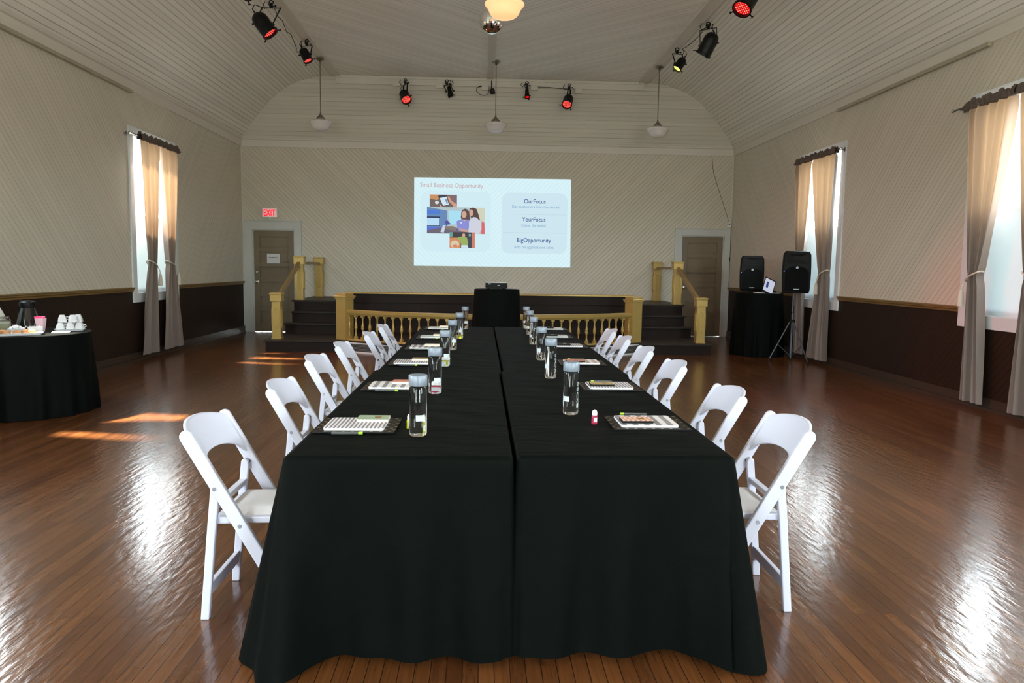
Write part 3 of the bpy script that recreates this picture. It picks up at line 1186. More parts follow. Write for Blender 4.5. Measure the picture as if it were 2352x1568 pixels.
for i, (xt, y, dg) in enumerate(CH_L):
    c = chair0 if first else copy_tree(chair0)
    first = False
    c.location = (xt + 0.228 - 0.004, y, 0)
    c.rotation_euler = (0, 0, math.radians(dg))
    pl = {0: 'white folding chair nearest the camera on the left side of the long table', 5: 'white folding chair farthest from the camera on the left side of the long table'}
    tag(c, pl.get(i, 'white folding chair, %s from the camera on the left side of the long table' % ordn[i]), 'chair', 'white folding chairs along the long table')
for i, (xt, y, dg) in enumerate(CH_R):
    c = copy_tree(chair0)
    c.location = (xt - 0.228 + 0.004, y, 0)
    c.rotation_euler = (0, 0, PI + math.radians(-dg))
    pl = {0: 'white folding chair nearest the camera on the right side of the long table', 5: 'white folding chair farthest from the camera on the right side of the long table'}
    tag(c, pl.get(i, 'white folding chair, %s from the camera on the right side of the long table' % ordn[i]), 'chair', 'white folding chairs along the long table')

# ------------------------------------------------------------------ table linen of the long table
TZ = 0.765
def tx(y, x0, x1):
    """edges drift slightly along the table"""
    t = (y - 2.66) / 6.1
    return x0 + 0.03 * t, x1 + 0.04 * t
def drape(name, x0, x1, y0, y1, ztop, hems, seed, label, flares):
    """cloth over one table: x0..x1 / y0..y1 top, hems = hang depth per side (front, right, back, left)"""
    rnd = random.Random(seed)
    R = 0.022
    # perimeter samples, counter clockwise from front-left corner
    per = []       # (x, y, nx, ny, side, s along)
    def seg(ax, ay, bx, by, nx, ny, side, n):
        for i in range(n):
            t = i / n
            per.append((ax + (bx - ax) * t, ay + (by - ay) * t, nx, ny, side, t))
    def corner(cx, cy_, a0, side):
        for i in range(9):
            a = math.radians(a0 + 90 * i / 9)
            per.append((cx, cy_, math.cos(a), math.sin(a), side, i / 9))
    i_ = R
    seg(x0 + i_, y0 + i_, x1 - i_, y0 + i_, 0, -1, 'F', 46)
    corner(x1 - i_, y0 + i_, -90, 'FR')
    seg(x1 - i_, y0 + i_, x1 - i_, y1 - i_, 1, 0, 'R', 90)
    corner(x1 - i_, y1 - i_, 0, 'BR')
    seg(x1 - i_, y1 - i_, x0 + i_, y1 - i_, 0, 1, 'B', 30)
    corner(x0 + i_, y1 - i_, 90, 'BL')
    seg(x0 + i_, y1 - i_, x0 + i_, y0 + i_, -1, 0, 'L', 90)
    corner(x0 + i_, y0 + i_, 180, 'FL')
    ph = [rnd.uniform(0, 6.28) for _ in range(8)]
    nz = 26
    rows = []
    # edge rounding rows then hanging rows
    for k in range(5):
        a = math.radians(90 * k / 4)
        rows.append([(x + nx * R * math.sin(a), y + ny * R * math.sin(a), ztop - R + R * math.cos(a)) for (x, y, nx, ny, sd, s_) in per])
    for k in range(1, nz + 1):
        t = k / nz
        row = []
        for (x, y, nx, ny, sd, s_) in per:
            H_ = hems.get(sd, hems.get(sd[0], ztop))
            hang = min(H_, ztop - 0.004)
            z = ztop - R - (hang - R) * t
            o = R
            fl, amp, frq = flares.get(sd, (0.0, 0.0, 0))
            if sd in ('F', 'R', 'B', 'L'):
                f_ = amp * (math.sin(frq * 2 * PI * s_ + ph[0]) * 0.6 + math.sin(frq * 1.73 * PI * s_ + ph[1]) * 0.4)
                # fade folds from the ends where the corner cones begin
                ec = max(0.0, 1 - s_ / 0.10) if sd == 'F' else 0
                o += fl * t + f_ * smoothstep(t * 1.3)
                ln = abs(x1 - x0) if sd in 'FB' else abs(y1 - y0)
                prev = {'F': 'FL', 'R': 'FR', 'B': 'BR', 'L': 'BL'}[sd]
                nxt = {'F': 'FR', 'R': 'BR', 'B': 'BL', 'L': 'FL'}[sd]
                for cn, dist in ((prev, s_ * ln), (nxt, (1 - s_) * ln)):
                    cf = flares.get(cn, (0, 0, 0))[0]
                    if cf:
                        # the cone of spare cloth: out near the corner, pulled in beyond it
                        q = dist / 0.11
                        o += t * cf * (math.exp(-q * q * 1.2) - 0.42 * math.exp(-((dist - 0.21) / 0.07) ** 2))
            else:
                cf, famp, ff = flares.get(sd, (0, 0, 0))
                o += t * (cf + famp * math.sin(s_ * PI * ff + ph[2]))
            if k == nz and (z < 0.02):
                z = 0.004
            row.append((x + nx * o, y + ny * o, z + (0.010 * math.sin(s_ * 9 + ph[3]) * t if H_ < ztop - 0.05 else 0)))
        rows.append(row)
    mb = MB()
    mb.grid(rows, closed=True)
    # top surface: fine grid with soft wrinkles
    nxg, nyg = 28, max(10, int((y1 - y0) * 18))
    cxs = [x0 + i_ + (x1 - x0 - 2 * i_) * i / nxg for i in range(nxg + 1)]
    cys = [y0 + i_ + (y1 - y0 - 2 * i_) * i / nyg for i in range(nyg + 1)]
    def wr(x, y):
        e = min((x - x0 - i_), (x1 - i_ - x), (y - y0 - i_), (y1 - i_ - y))
        f_ = smoothstep(e / 0.12)
        w = 0.0022 * math.sin(17 * x + 9 * y + ph[4]) * math.sin(5 * y + ph[5]) + 0.0016 * math.sin(31 * y + 6 * math.sin(3 * x + ph[6]))
        return ztop + f_ * w
    top = [[(x, y, wr(x, y)) for x in cxs] for y in cys]
    mb.grid(top)
    o = mb.build(name, M_cloth, smooth=True, ang=80)
    bm = bmesh.new()
    bm.from_mesh(o.data)
    bmesh.ops.remove_doubles(bm, verts=bm.verts, dist=0.004)
    bm.to_mesh(o.data)
    bm.free()
    for p in o.data.polygons:
        p.use_smooth = True
    return tag(o, label, 'tablecloth', 'black tablecloths of the long table')
XM = 0.125
FLC = {'F': (0.035, 0.020, 3.5), 'L': (-0.004, 0.003, 6), 'R': (-0.004, 0.003, 6)}
YS = 4.86
drape('tablecloth', -0.705, XM - 0.004, 2.655, YS + 0.10, TZ, {'F': 0.74, 'FL': 0.762, 'L': 0.75, 'R': 0.5, 'B': 0.3}, 3,
      'black tablecloth over the near left half of the long table', {**FLC, 'FL': (0.15, 0.03, 2.0), 'FR': (0.02, 0, 0), 'R': (-0.012, 0.0, 0)})
drape('tablecloth', XM + 0.006, 0.935, 2.665, YS + 0.10, TZ + 0.002, {'F': 0.735, 'FR': 0.757, 'R': 0.74, 'L': 0.5, 'B': 0.3}, 5,
      'black tablecloth over the near right half of the long table', {**FLC, 'FR': (0.13, 0.03, 2.0), 'FL': (0.03, 0, 0), 'L': (-0.012, 0.0, 0)})
drape('tablecloth', -0.690, XM + 0.012, YS - 0.02, 8.72, TZ - 0.005, {'F': 0.3, 'L': 0.74, 'R': 0.5, 'B': 0.7}, 8,
      'black tablecloth over the far left half of the long table', {'L': (-0.004, 0.003, 9), 'R': (-0.012, 0, 0), 'B': (0.03, 0.01, 3), 'BL': (0.08, 0.02, 2)})
drape('tablecloth', XM + 0.022, 0.965, YS - 0.02, 8.76, TZ - 0.004, {'F': 0.3, 'R': 0.74, 'L': 0.5, 'B': 0.7}, 9,
      'black tablecloth over the far right half of the long table', {'R': (-0.004, 0.003, 9), 'L': (-0.012, 0, 0), 'B': (0.03, 0.01, 3), 'BR': (0.08, 0.02, 2)})

# ------------------------------------------------------------------ text helper
def text_mesh(name, body, size, M4, m_, parent=None, ext=0.0, align='CENTER', sx=1.0, bold=0.0):
    cu = bpy.data.curves.new('txt', 'FONT')
    cu.body = body
    cu.size = size
    cu.align_x = align
    cu.align_y = 'CENTER'
    cu.extrude = ext
    cu.offset = bold
    to = bpy.data.objects.new('txt', cu)
    COL.objects.link(to)
    bpy.context.view_layer.update()
    dg = bpy.context.evaluated_depsgraph_get()
    me = bpy.data.meshes.new_from_object(to.evaluated_get(dg))
    me.name = name
    bpy.data.objects.remove(to, do_unlink=True)
    me.transform(M4 @ Matrix.Diagonal((sx, 1, 1, 1)))
    me.materials.clear()
    me.materials.append(m_)
    ob = bpy.data.objects.new(name, me)
    COL.objects.link(ob)
    if parent:
        ob.parent = parent
    return ob
WALLM = Matrix.Rotation(PI / 2, 4, 'X')            # text standing up, read from the room (facing -y)

# ------------------------------------------------------------------ place settings
def make_bottle():
    r = empty('water_bottle')
    mb = MB()
    prof = [(0.0, 0.008), (0.018, 0.004), (0.028, 0.0), (0.033, 0.003), (0.036, 0.010), (0.036, 0.196), (0.033, 0.202), (0.026, 0.206), (0.0, 0.206)]
    mb.lathe(prof, 32)
    mb.build('body', M_water, r, smooth=True, ang=50)
    mb = MB()
    mb.lathe([(0.0, 0.203), (0.0365, 0.203), (0.0375, 0.206), (0.0375, 0.243), (0.0355, 0.246), (0.0, 0.246)], 32)
    mb.build('cap', M_cap, r, smooth=True)
    mb = MB()
    rows = [[(0.0365 * math.sin(math.radians(a)), -0.0365 * math.cos(math.radians(a)), z) for a in range(-4, 57, 6)] for z in (0.064, 0.088)]
    mb.grid(rows)
    mb.build('label', M_label, r, smooth=True)
    t = text_mesh('lettering', 'VOSS', 0.030, Matrix.Identity(4), M_letter, r)
    for v in t.data.vertices:
        # runs up the bottle, wrapped round it
        u, w = v.co.x, v.co.y
        a = math.radians(126) + (-w) * 0.62 / 0.0365
        v.co = (0.0366 * math.sin(a), -0.0366 * math.cos(a), 0.096 + u * 1.75)
    return r
def wallcolor(name, base, stripe, period, width, axis='X', rot=0.0, rough=0.6):
    mt = bpy.data.materials.new(name)
    mt.use_nodes = True
    nt = mt.node_tree
    b = nt.nodes['Principled BSDF']
    b.inputs['Roughness'].default_value = rough
    tc = N(nt, 'ShaderNodeTexCoord')
    mp = N(nt, 'ShaderNodeMapping')
    mp.inputs['Rotation'].default_value = (0, 0, rot)
    nt.links.new(tc.outputs['Object'], mp.inputs[0])
    s_ = N(nt, 'ShaderNodeSeparateXYZ')
    nt.links.new(mp.outputs[0], s_.inputs[0])
    f = math_node(nt, 'FRACT', math_node(nt, 'DIVIDE', s_.outputs[axis], period))
    l = math_node(nt, 'LESS_THAN', f, width)
    mx = N(nt, 'ShaderNodeMix')
    mx.data_type = 'RGBA'
    nt.links.new(l, mx.inputs[0])
    mx.inputs[6].default_value = base
    mx.inputs[7].default_value = stripe
    nt.links.new(mx.outputs[2], b.inputs['Base Color'])
    return mt
P_thin = wallcolor('thin_striped_paper', srgb(226, 218, 220), srgb(130, 124, 128), 0.0165, 0.48)
P_wide = wallcolor('wide_striped_paper', srgb(226, 220, 216), srgb(142, 138, 140), 0.050, 0.48)
P_pink = wallcolor('pink_striped_paper', srgb(230, 222, 218), srgb(196, 168, 160), 0.050, 0.48)
P_coral = wallcolor('coral_diagonal_paper', srgb(238, 220, 205), srgb(206, 128, 98), 0.016, 0.55, rot=0.7)
P_green = wallcolor('green_patterned_paper', srgb(176, 190, 160), srgb(128, 148, 120), 0.009, 0.5, rot=0.9)
P_goldp = wallcolor('gold_foil_paper', srgb(196, 168, 120), srgb(168, 138, 88), 0.012, 0.4, rot=0.3)
P_creamp = mat('cream_note_paper', srgb(236, 222, 200), 0.6)
P_plain = mat('pale_note_paper', srgb(214, 226, 222), 0.6)
P_salmon = mat('salmon_note_paper', srgb(206, 132, 112), 0.6)
M_folder = mat('black_card_folder', srgb(22, 20, 19), 0.5, spec=0.3)
M_dot = mat('gold_foil_dots', srgb(190, 150, 96), 0.3, metal=0.6)
M_pen = mat('smoke_pen_barrel', srgb(92, 94, 92), 0.25)
M_lime = mat('lime_plastic', srgb(170, 210, 60), 0.3)
M_sanp = mat('pink_gel', srgb(226, 70, 110), 0.1, trans=0.6, ior=1.35)
M_sany = mat('yellow_gel', srgb(222, 224, 60), 0.1, trans=0.6, ior=1.35)

def make_folder():
    r = empty('folder')
    mb = MB()
    mb.box(-0.165, 0.165, -0.145, 0.145, 0.0, 0.004)
    mb.build('cover', M_folder, r)
    mb = MB()
    for i in range(9):
        for j in range(9):
            if 1 < i < 7 and 1 < j < 7:
                continue
            cx = -0.150 + 0.300 * i / 8 + (0.010 if j % 2 else -0.004)
            c_ = -0.130 + 0.260 * j / 8
            mb.add([(cx + 0.0075 * math.cos(k * PI / 4), c_ + 0.0055 * math.sin(k * PI / 4), 0.0046) for k in range(8)], [tuple(range(8))])
    mb.build('gold_dots', M_dot, r, fixn=False)
    return r
def make_notebook(m_):
    r = empty('notebook')
    mb = MB()
    mb.prism(rounded(0.245, 0.215, 0.012), 0.0, 0.009, 'Z')
    mb.build('pages', M_paper, r)
    mb = MB()
    mb.prism(rounded(0.245, 0.215, 0.012), 0.009, 0.0105, 'Z')
    mb.build('cover', m_, r)
    return r
def make_sticky(m_, edge, label=True):
    r = empty('sticky_note_pad')
    mb = MB()
    mb.box(-0.066, 0.066, -0.045, 0.045, 0.0, 0.011)
    mb.build('stack', edge, r)
    mb = MB()
    mb.box(-0.066, 0.066, -0.045, 0.045, 0.011, 0.0122)
    mb.build('top_sheet', m_, r)
    if label:
        mb = MB()
        mb.box(0.006, 0.034, -0.016, 0.020, 0.0122, 0.0128)
        mb.build('foil_label', M_dot, r)
    return r
def make_pen():
    r = empty('pen')
    mb = MB()
    mb.cyl((-0.062, 0, 0.0055), (0.045, 0, 0.0055), 0.0052, 10)
    mb.build('barrel', M_pen, r, smooth=True)
    mb = MB()
    mb.cyl((-0.062, 0, 0.0055), (-0.080, 0, 0.0055), 0.0052, 10, 0.002)
    mb.cyl((-0.080, 0, 0.0055), (-0.088, 0, 0.0055), 0.002, 8, 0.0008)
    mb.build('tip', M_black, r)
    mb = MB()
    mb.cyl((0.045, 0, 0.0055), (0.062, 0, 0.0055), 0.0056, 10)
    mb.build('grip_ring', M_lime, r)
    return r
bot0 = make_bottle()
fol0 = make_folder()
pen0 = make_pen()
used = {}
def place(proto, key, loc, rz, label, cat, group):
    if key not in used:
        used[key] = 1
        o = proto
    else:
        o = copy_tree(proto)
    o.location = loc
    o.rotation_euler = (0, 0, rz)
    return tag(o, label, cat, group)
protos = {}
def getp(key, fn):
    if key not in protos:
        protos[key] = fn()
    return protos[key]
SET_L = [(-0.515, 3.175, P_thin, 'thin grey stripes', P_green, P_creamp, 'green patterned'),
         (-0.490, 4.235, P_wide, 'wide grey stripes', P_salmon, P_creamp, 'salmon pink'),
         (-0.480, 5.335, P_thin, 'thin grey stripes', P_goldp, P_creamp, 'gold patterned'),
         (-0.465, 6.335, P_wide, 'wide pale stripes', P_creamp, P_creamp, 'cream'),
         (-0.455, 7.290, P_plain, 'plain pale cover', P_creamp, P_creamp, 'cream'),
         (-0.455, 8.360, P_plain, 'plain pale cover', P_creamp, P_creamp, 'cream')]
SET_R = [(0.730, 3.262, P_wide, 'wide grey stripes', P_coral, M_black, 'coral striped'),
         (0.740, 4.283, P_thin, 'thin grey stripes', P_goldp, M_black, 'gold'),
         (0.728, 5.415, P_pink, 'wide pink stripes', P_salmon, M_black, 'salmon pink'),
         (0.760, 6.590, P_thin, 'thin grey stripes', M_black, M_black, 'black'),
         (0.735, 7.470, P_plain, 'plain pale cover', M_black, M_black, 'black'),
         (0.785, 8.420, P_plain, 'plain pale cover', M_black, M_black, 'black')]
BOT_L = [(-0.251, 2.998), (-0.246, 4.02), (-0.250, 5.174), (-0.238, 6.199), (-0.211, 7.2), (-0.183, 8.336)]
BOT_R = [(0.418, 3.462), (0.428, 4.616), (0.445, 5.571), (0.465, 6.73), (0.495, 7.707), (0.503, 8.50)]
for sd, SET, BOT in (('left', SET_L, BOT_L), ('right', SET_R, BOT_R)):
    L = sd == 'left'
    for i, (x, y, nm, nl, smt, smd, sl) in enumerate(SET):
        zt = TZ + (0.003 if y < YS else -0.001)
        rz = 0 if L else PI
        who = '%s on the %s side of the long table' % (ordn[i], sd)
        place(fol0, 'folder', (x, y, zt), rz + random.uniform(-0.02, 0.02), 'black folder with gold dots, ' + who, 'folder', 'black folders on the long table')
        k = nm.name + ('L' if L else 'R')
        place(getp(k, lambda: make_notebook(nm)), k, (x - 0.005, y - 0.006, zt + 0.0045), rz, 'notebook, %s, %s' % (nl, who), 'notebook', 'notebooks on the folders')
        k = 's' + smt.name + smd.name
        if L:
            sx, sy_ = x + 0.055, y + 0.050
        else:
            sx, sy_ = x - 0.052, y - 0.035
        place(getp(k, lambda: make_sticky(smt, smd)), k, (sx, sy_, zt + 0.0152), 0, '%s sticky note pad, %s' % (sl, who), 'sticky notes', 'sticky note pads on the notebooks')
        py = y - 0.168 if L else y + 0.180
        pz = zt
        place(pen0, 'pen', (x - 0.02, py, pz), (0.02 if L else PI - 0.05), 'grey pen with lime ring, ' + who, 'pen', 'pens on the long table')
    for i, (x, y) in enumerate(BOT):
        place(bot0, 'bottle', (x, y, TZ + (0.003 if y < YS else -0.001)), (0 if L else math.radians(-75)) + random.uniform(-0.1, 0.1),
              'clear silver-capped water bottle, %s on the %s side of the long table' % (ordn[i], sd), 'bottle', 'water bottles on the long table')

def make_sanitizer(gel):
    r = empty('hand_gel_bottle')
    mb = MB()
    rows = []
    for z, w, d in ((0.0, 0.012, 0.008), (0.002, 0.014, 0.009), (0.036, 0.014, 0.009), (0.041, 0.010, 0.008)):
        rows.append([(w * math.cos(a * PI / 10), d * math.sin(a * PI / 10), z) for a in range(20)])
    mb.grid(rows, closed=True)
    mb.add(rows[0], [tuple(reversed(range(20)))])
    mb.add(rows[-1], [tuple(range(20))])
    mb.build('body', gel, r, smooth=True)
    mb = MB()
    mb.lathe([(0.0115, 0.040), (0.0115, 0.052), (0.009, 0.059), (0.004, 0.063), (0.0, 0.064)], 18)
    mb.build('cap', M_white, r, smooth=True)
    mb = MB()
    mb.quad((-0.008, -0.0092, 0.010), (0.008, -0.0092, 0.010), (0.008, -0.0092, 0.030), (-0.008, -0.0092, 0.030))
    mb.build('label', M_label, r, fixn=False)
    return r
sp_, sy2 = make_sanitizer(M_sanp), make_sanitizer(M_sany)
for (x, y, c_, who) in ((-0.295, 3.125, 'y', 'left of the nearest bottle on the left side'), (-0.258, 4.10, 'p', 'behind the second bottle on the left side'),
                        (-0.262, 5.24, 'y', 'behind the third bottle on the left side'), (-0.225, 6.27, 'p', 'behind the fourth bottle on the left side'),
                        (-0.225, 7.27, 'y', 'behind the fifth bottle on the left side'), (0.497, 3.238, 'p', 'right of the nearest bottle on the right side')):
    place(sp_ if c_ == 'p' else sy2, 'san' + c_, (x, y, TZ + (0.003 if y < YS else -0.001)), 0.3, 'small %s hand gel bottle standing %s' % ('pink' if c_ == 'p' else 'yellow', who), 'hand gel', 'small hand gel bottles on the long table')
# ------------------------------------------------------------------ curtains
def curtain(name, M4, top, waist, bot, ztop, zw, zb, label, seed, tie_side, npl=5, group='taupe curtains at the windows', header=True):
    """local frame as for windows: x into the room, y along the wall. top/waist/bot = (y0, y1)"""
    rnd = random.Random(seed)
    r = empty(name, tuple(M4 @ Vector((0.12, (bot[0] + bot[1]) / 2, 0.0))))
    Mi = Matrix.Translation(-r.location) @ M4
    ph = rnd.uniform(0, 6.28)
    ph2 = rnd.uniform(0, 6.28)
    rows = []
    NU = 84
    zs = [ztop - (ztop - zb) * i / 60 for i in range(61)]
    for z in zs:
        if z >= zw:
            e_ = ((ztop - z) / (ztop - zw)) ** 1.25
            ya = top[0] + (waist[0] - top[0]) * e_
            yb_ = top[1] + (waist[1] - top[1]) * e_
        else:
            e_ = ((zw - z) / (zw - zb)) ** 0.85
            ya = waist[0] + (bot[0] - waist[0]) * e_
            yb_ = waist[1] + (bot[1] - waist[1]) * e_
        pin = 1 - 0.16 * math.exp(-((z - zw) / 0.05) ** 2)
        c, w = (ya + yb_) / 2, (yb_ - ya) * pin
        depth = lerp_tab([(zb, 0.050), (zw, 0.046), (zw + 1.0, 0.050), (ztop - 0.12, 0.048), (ztop, 0.018)], z)
        row = []
        for i in range(NU + 1):
            u = i / NU
            s_ = math.sin(2 * PI * npl * u + ph + 0.5 * math.sin(3 * z + ph2))
            s2 = math.sin(2 * PI * npl * 0.37 * u + ph2)
            y = c + w * (u - 0.5) + 0.006 * math.cos(2 * PI * npl * u + ph)
            x = 0.115 + depth * (0.7 * s_ + 0.45 * s2)
            # the wrapped waist goes round
            row.append((x, y, z))
        rows.append(row)
    mb = MB(Mi)
    mb.grid(rows)
    mb.build('fabric', M_curtain, r, smooth=True, ang=180, fixn=False)
    # gathered rod pocket and ruffle
    rows = []
    NH = 90
    for k, (z, dx) in enumerate(((ztop - 0.045, 0.026), (ztop - 0.03, 0.034), (ztop - 0.005, 0.026), (ztop + 0.012, 0.030), (ztop + 0.045, 0.016), (ztop + 0.055, 0.0))):
        row = []
        for i in range(NH + 1):
            u = i / NH
            y = top[0] - 0.006 + (top[1] - top[0] + 0.012) * u
            g_ = 0.006 * math.sin(u * 61 + ph) + 0.005 * math.sin(u * 113 + k)
            zz = z + (0.014 * math.sin(u * 23 + ph) + 0.010 * math.sin(u * 57 + ph2) if k >= 4 else 0)
            row.append((0.115 + dx + g_, y, zz))
        rows.append(row)
    mb = MB(Mi)
    mb.grid(rows)
    back = [[(0.115 - (p[0] - 0.115), p[1], p[2]) for p in rw] for rw in rows]
    mb.grid(back)
    mb.grid([rows[0], back[0]])
    mb.build('rod_pocket', M_header, r, smooth=True, ang=180)
    # tieback cord round the waist, with a tassel
    yc, hw = (waist[0] + waist[1]) / 2, (waist[1] - waist[0]) / 2 + 0.006
    pts = []
    for i in range(25):
        a = 2 * PI * i / 24
        y = yc + hw * math.cos(a)
        x = 0.115 + 0.062 * math.sin(a)
        pts.append((x, y, zw + tie_side * 0.055 * math.cos(a)))
    mb = MB(Mi)
    mb.tube(pts, 0.009, 8)
    yt = yc - tie_side * (hw + 0.002)
    mb.tube([(0.155, yt, zw - 0.055), (0.172, yt + 0.004, zw - 0.10), (0.176, yt, zw - 0.15)], 0.007, 6)
    mb.tube([(0.15, yt + 0.014, zw - 0.05), (0.165, yt + 0.016, zw - 0.10), (0.176, yt + 0.004, zw - 0.15)], 0.006, 6)
    tb = mb.build('tieback_cord', M_rope, r, smooth=True)
    mb = MB(Mi)
    mb.lathe([(0.0, -0.135), (0.010, -0.14), (0.020, -0.155), (0.024, -0.175), (0.022, -0.185), (0.026, -0.19), (0.031, -0.25), (0.033, -0.325), (0.0, -0.325)], 16, (0.176, yt, zw))
    mb.build('tassel', M_rope, tb, smooth=True)
    tag(r, label, 'curtain', group)
    return r
def rod(M4, y0, y1, z, label):
    r = empty('curtain_rod', tuple(M4 @ Vector((0.115, (y0 + y1) / 2, z))))
    Mi = Matrix.Translation(-r.location) @ M4
    mb = MB(Mi)
    mb.cyl((0.115, y0, z), (0.115, y1, z), 0.010, 12)
    mb.build('pole', M_steel, r, smooth=True)
    for y, s_ in ((y0, -1), (y1, 1)):
        mb = MB(Mi)
        mb.lathe([(0.0, -0.02), (0.013, -0.018), (0.013, 0.0), (0.018, 0.010), (0.022, 0.022), (0.018, 0.036), (0.0, 0.044)], 14, (0.115, y, z), ax='Y') if s_ > 0 else mb.lathe([(0.0, 0.02), (0.013, 0.018), (0.013, 0.0), (0.018, -0.010), (0.022, -0.022), (0.018, -0.036), (0.0, -0.044)], 14, (0.115, y, z), ax='Y')
        mb.build('finial', M_chrome, r, smooth=True)
        mb = MB(Mi)
        mb.box(0.0, 0.115, y - s_ * 0.05 - 0.006, y - s_ * 0.05 + 0.006, z - 0.006, z + 0.006)
        mb.box(0.024, 0.030, y - s_ * 0.05 - 0.02, y - s_ * 0.05 + 0.02, z - 0.03, z + 0.03)
        mb.build('bracket', M_steel, r)
    tag(r, label, 'curtain rod', 'curtain rods over the windows')
    return r
ML = lambda c: Matrix.Translation((XL, c, 0))
MR = lambda c: Matrix.Translation((XR, c, 0)) @ Matrix.Rotation(PI, 4, 'Z')
ZR = 3.265
# left wall, visible window: local y = world y - c
c = WCY[0]
rod(ML(c), 11.10 - c, 12.84 - c, ZR, 'curtain rod with round finials over the window on the left wall')
curtain('curtain', ML(c), (11.38 - c, 12.05 - c), (11.555 - c, 11.79 - c), (11.26 - c, 11.82 - c), ZR, 1.42, 0.09, 'sunlit taupe curtain nearer the camera on the left wall window', 1, -1)
curtain('curtain', ML(c), (12.06 - c, 12.78 - c), (12.20 - c, 12.50 - c), (12.05 - c, 12.83 - c), ZR, 1.42, 0.09, 'sunlit taupe curtain farther from the camera on the left wall window', 2, -1)
# right wall: local y = c - world y
rod(MR(c), c - 12.86, c - 11.22, ZR, 'curtain rod with glass finial over the window behind the loudspeakers')
curtain('curtain', MR(c), (c - 12.77, c - 12.09), (c - 12.55, c - 12.28), (c - 12.52, c - 12.16), ZR, 1.42, 0.09, 'taupe curtain hanging behind the tripod loudspeaker on the right wall', 3, 1)
curtain('curtain', MR(c), (c - 12.08, c - 11.33), (c - 11.66, c - 11.43), (c - 11.95, c - 11.35), ZR, 1.42, 0.07, 'taupe curtain right of the tripod loudspeaker, flaring out towards the floor', 4, 1)
c = WCY[1]
rod(MR(c), c - 8.50, c - 6.55, ZR, 'curtain rod with glass finial over the window at the right edge')
curtain('curtain', MR(c), (c - 8.30, c - 7.50), (c - 8.06, c - 7.84), (c - 8.05, c - 7.70), ZR, 1.42, 0.07, 'taupe curtain with white tassel left of the window gap near the right edge', 5, 1)
curtain('curtain', MR(c), (c - 7.48, c - 6.66), (c - 7.20, c - 6.94), (c - 7.30, c - 6.78), ZR, 1.42, 0.07, 'taupe curtain with white tassel cut off by the right edge', 6, -1)

c = WCL[1]
rod(ML(c), 6.45 - c, 7.98 - c, ZR, 'curtain rod over the left wall window beside the coffee table')
curtain('curtain', ML(c), (6.60 - c, 7.46 - c), (6.76 - c, 7.00 - c), (6.60 - c, 7.10 - c), ZR, 1.42, 0.12, 'taupe curtain at the near side of the window behind the coffee table', 7, -1)
curtain('curtain', ML(c), (7.50 - c, 7.92 - c), (7.66 - c, 7.86 - c), (7.60 - c, 7.92 - c), ZR, 1.42, 0.12, 'taupe curtain at the far side of the window behind the coffee table', 8, -1)

# ------------------------------------------------------------------ pendants
def make_pendant(glass):
    """origin at the ceiling; local z down"""
    r = empty('pendant_lamp')
    mb = MB()
    mb.lathe([(0.0, 0.0), (0.080, 0.0), (0.080, -0.012), (0.066, -0.022), (0.030, -0.040), (0.016, -0.060), (0.0, -0.062)], 28)
    mb.build('canopy', M_nickel, r, smooth=True)
    mb = MB()
    mb.cyl((0, 0, -0.05), (0, 0, -1.04), 0.009, 10)
    mb.lathe([(0.0, -1.0), (0.014, -1.0), (0.018, -1.02), (0.014, -1.04), (0.0, -1.045)], 14)
    mb.build('rod', M_nickel, r, smooth=True)
    mb = MB()
    mb.lathe([(0.012, -1.02), (0.022, -1.04), (0.044, -1.06), (0.048, -1.075), (0.070, -1.085), (0.072, -1.10), (0.084, -1.108), (0.084, -1.125), (0.0, -1.125)], 28)
    mb.build('fitter', M_nickel, r, smooth=True)
    mb = MB()
    mb.lathe([(0.074, -1.115), (0.074, -1.128), (0.110, -1.133), (0.160, -1.146), (0.200, -1.163), (0.214, -1.177), (0.214, -1.188), (0.200, -1.205), (0.184, -1.220), (0.172, -1.245), (0.156, -1.280), (0.138, -1.303), (0.115, -1.317), (0.104, -1.320), (0.098, -1.324), (0.050, -1.334), (0.0, -1.338)], 40)
    mb.build('glass_shade', glass, r, smooth=True, ang=60)
    return r
pn = make_pendant(M_opal)
GP = 'schoolhouse pendant lamps'
for i, (x, y, z, lb) in enumerate(((0.232, 15.0, ZC - 0.02, 'unlit white glass pendant lamp hanging in the middle above the stage'),
                                   (-3.13, 15.0, ZC - 0.045, 'unlit white glass pendant lamp hanging at the left of the stage'),
                                   (3.40, 15.0, ZC - 0.045, 'unlit white glass pendant lamp hanging at the right of the stage'))):
    p = pn if i == 0 else copy_tree(pn)
    p.location = (x, y, z)
    tag(p, lb, 'pendant lamp', GP)
pl = make_pendant(M_opal_lit)
pl.location = (0.212, 8.45, ZC + 0.0)
for ch in pl.children:
    if ch.name.startswith(('rod', 'fitter', 'glass')):
        ch.location.z = 0.045
tag(pl, 'lit orange glowing glass pendant lamp at the top edge in front of the mirror ball', 'pendant lamp', GP)

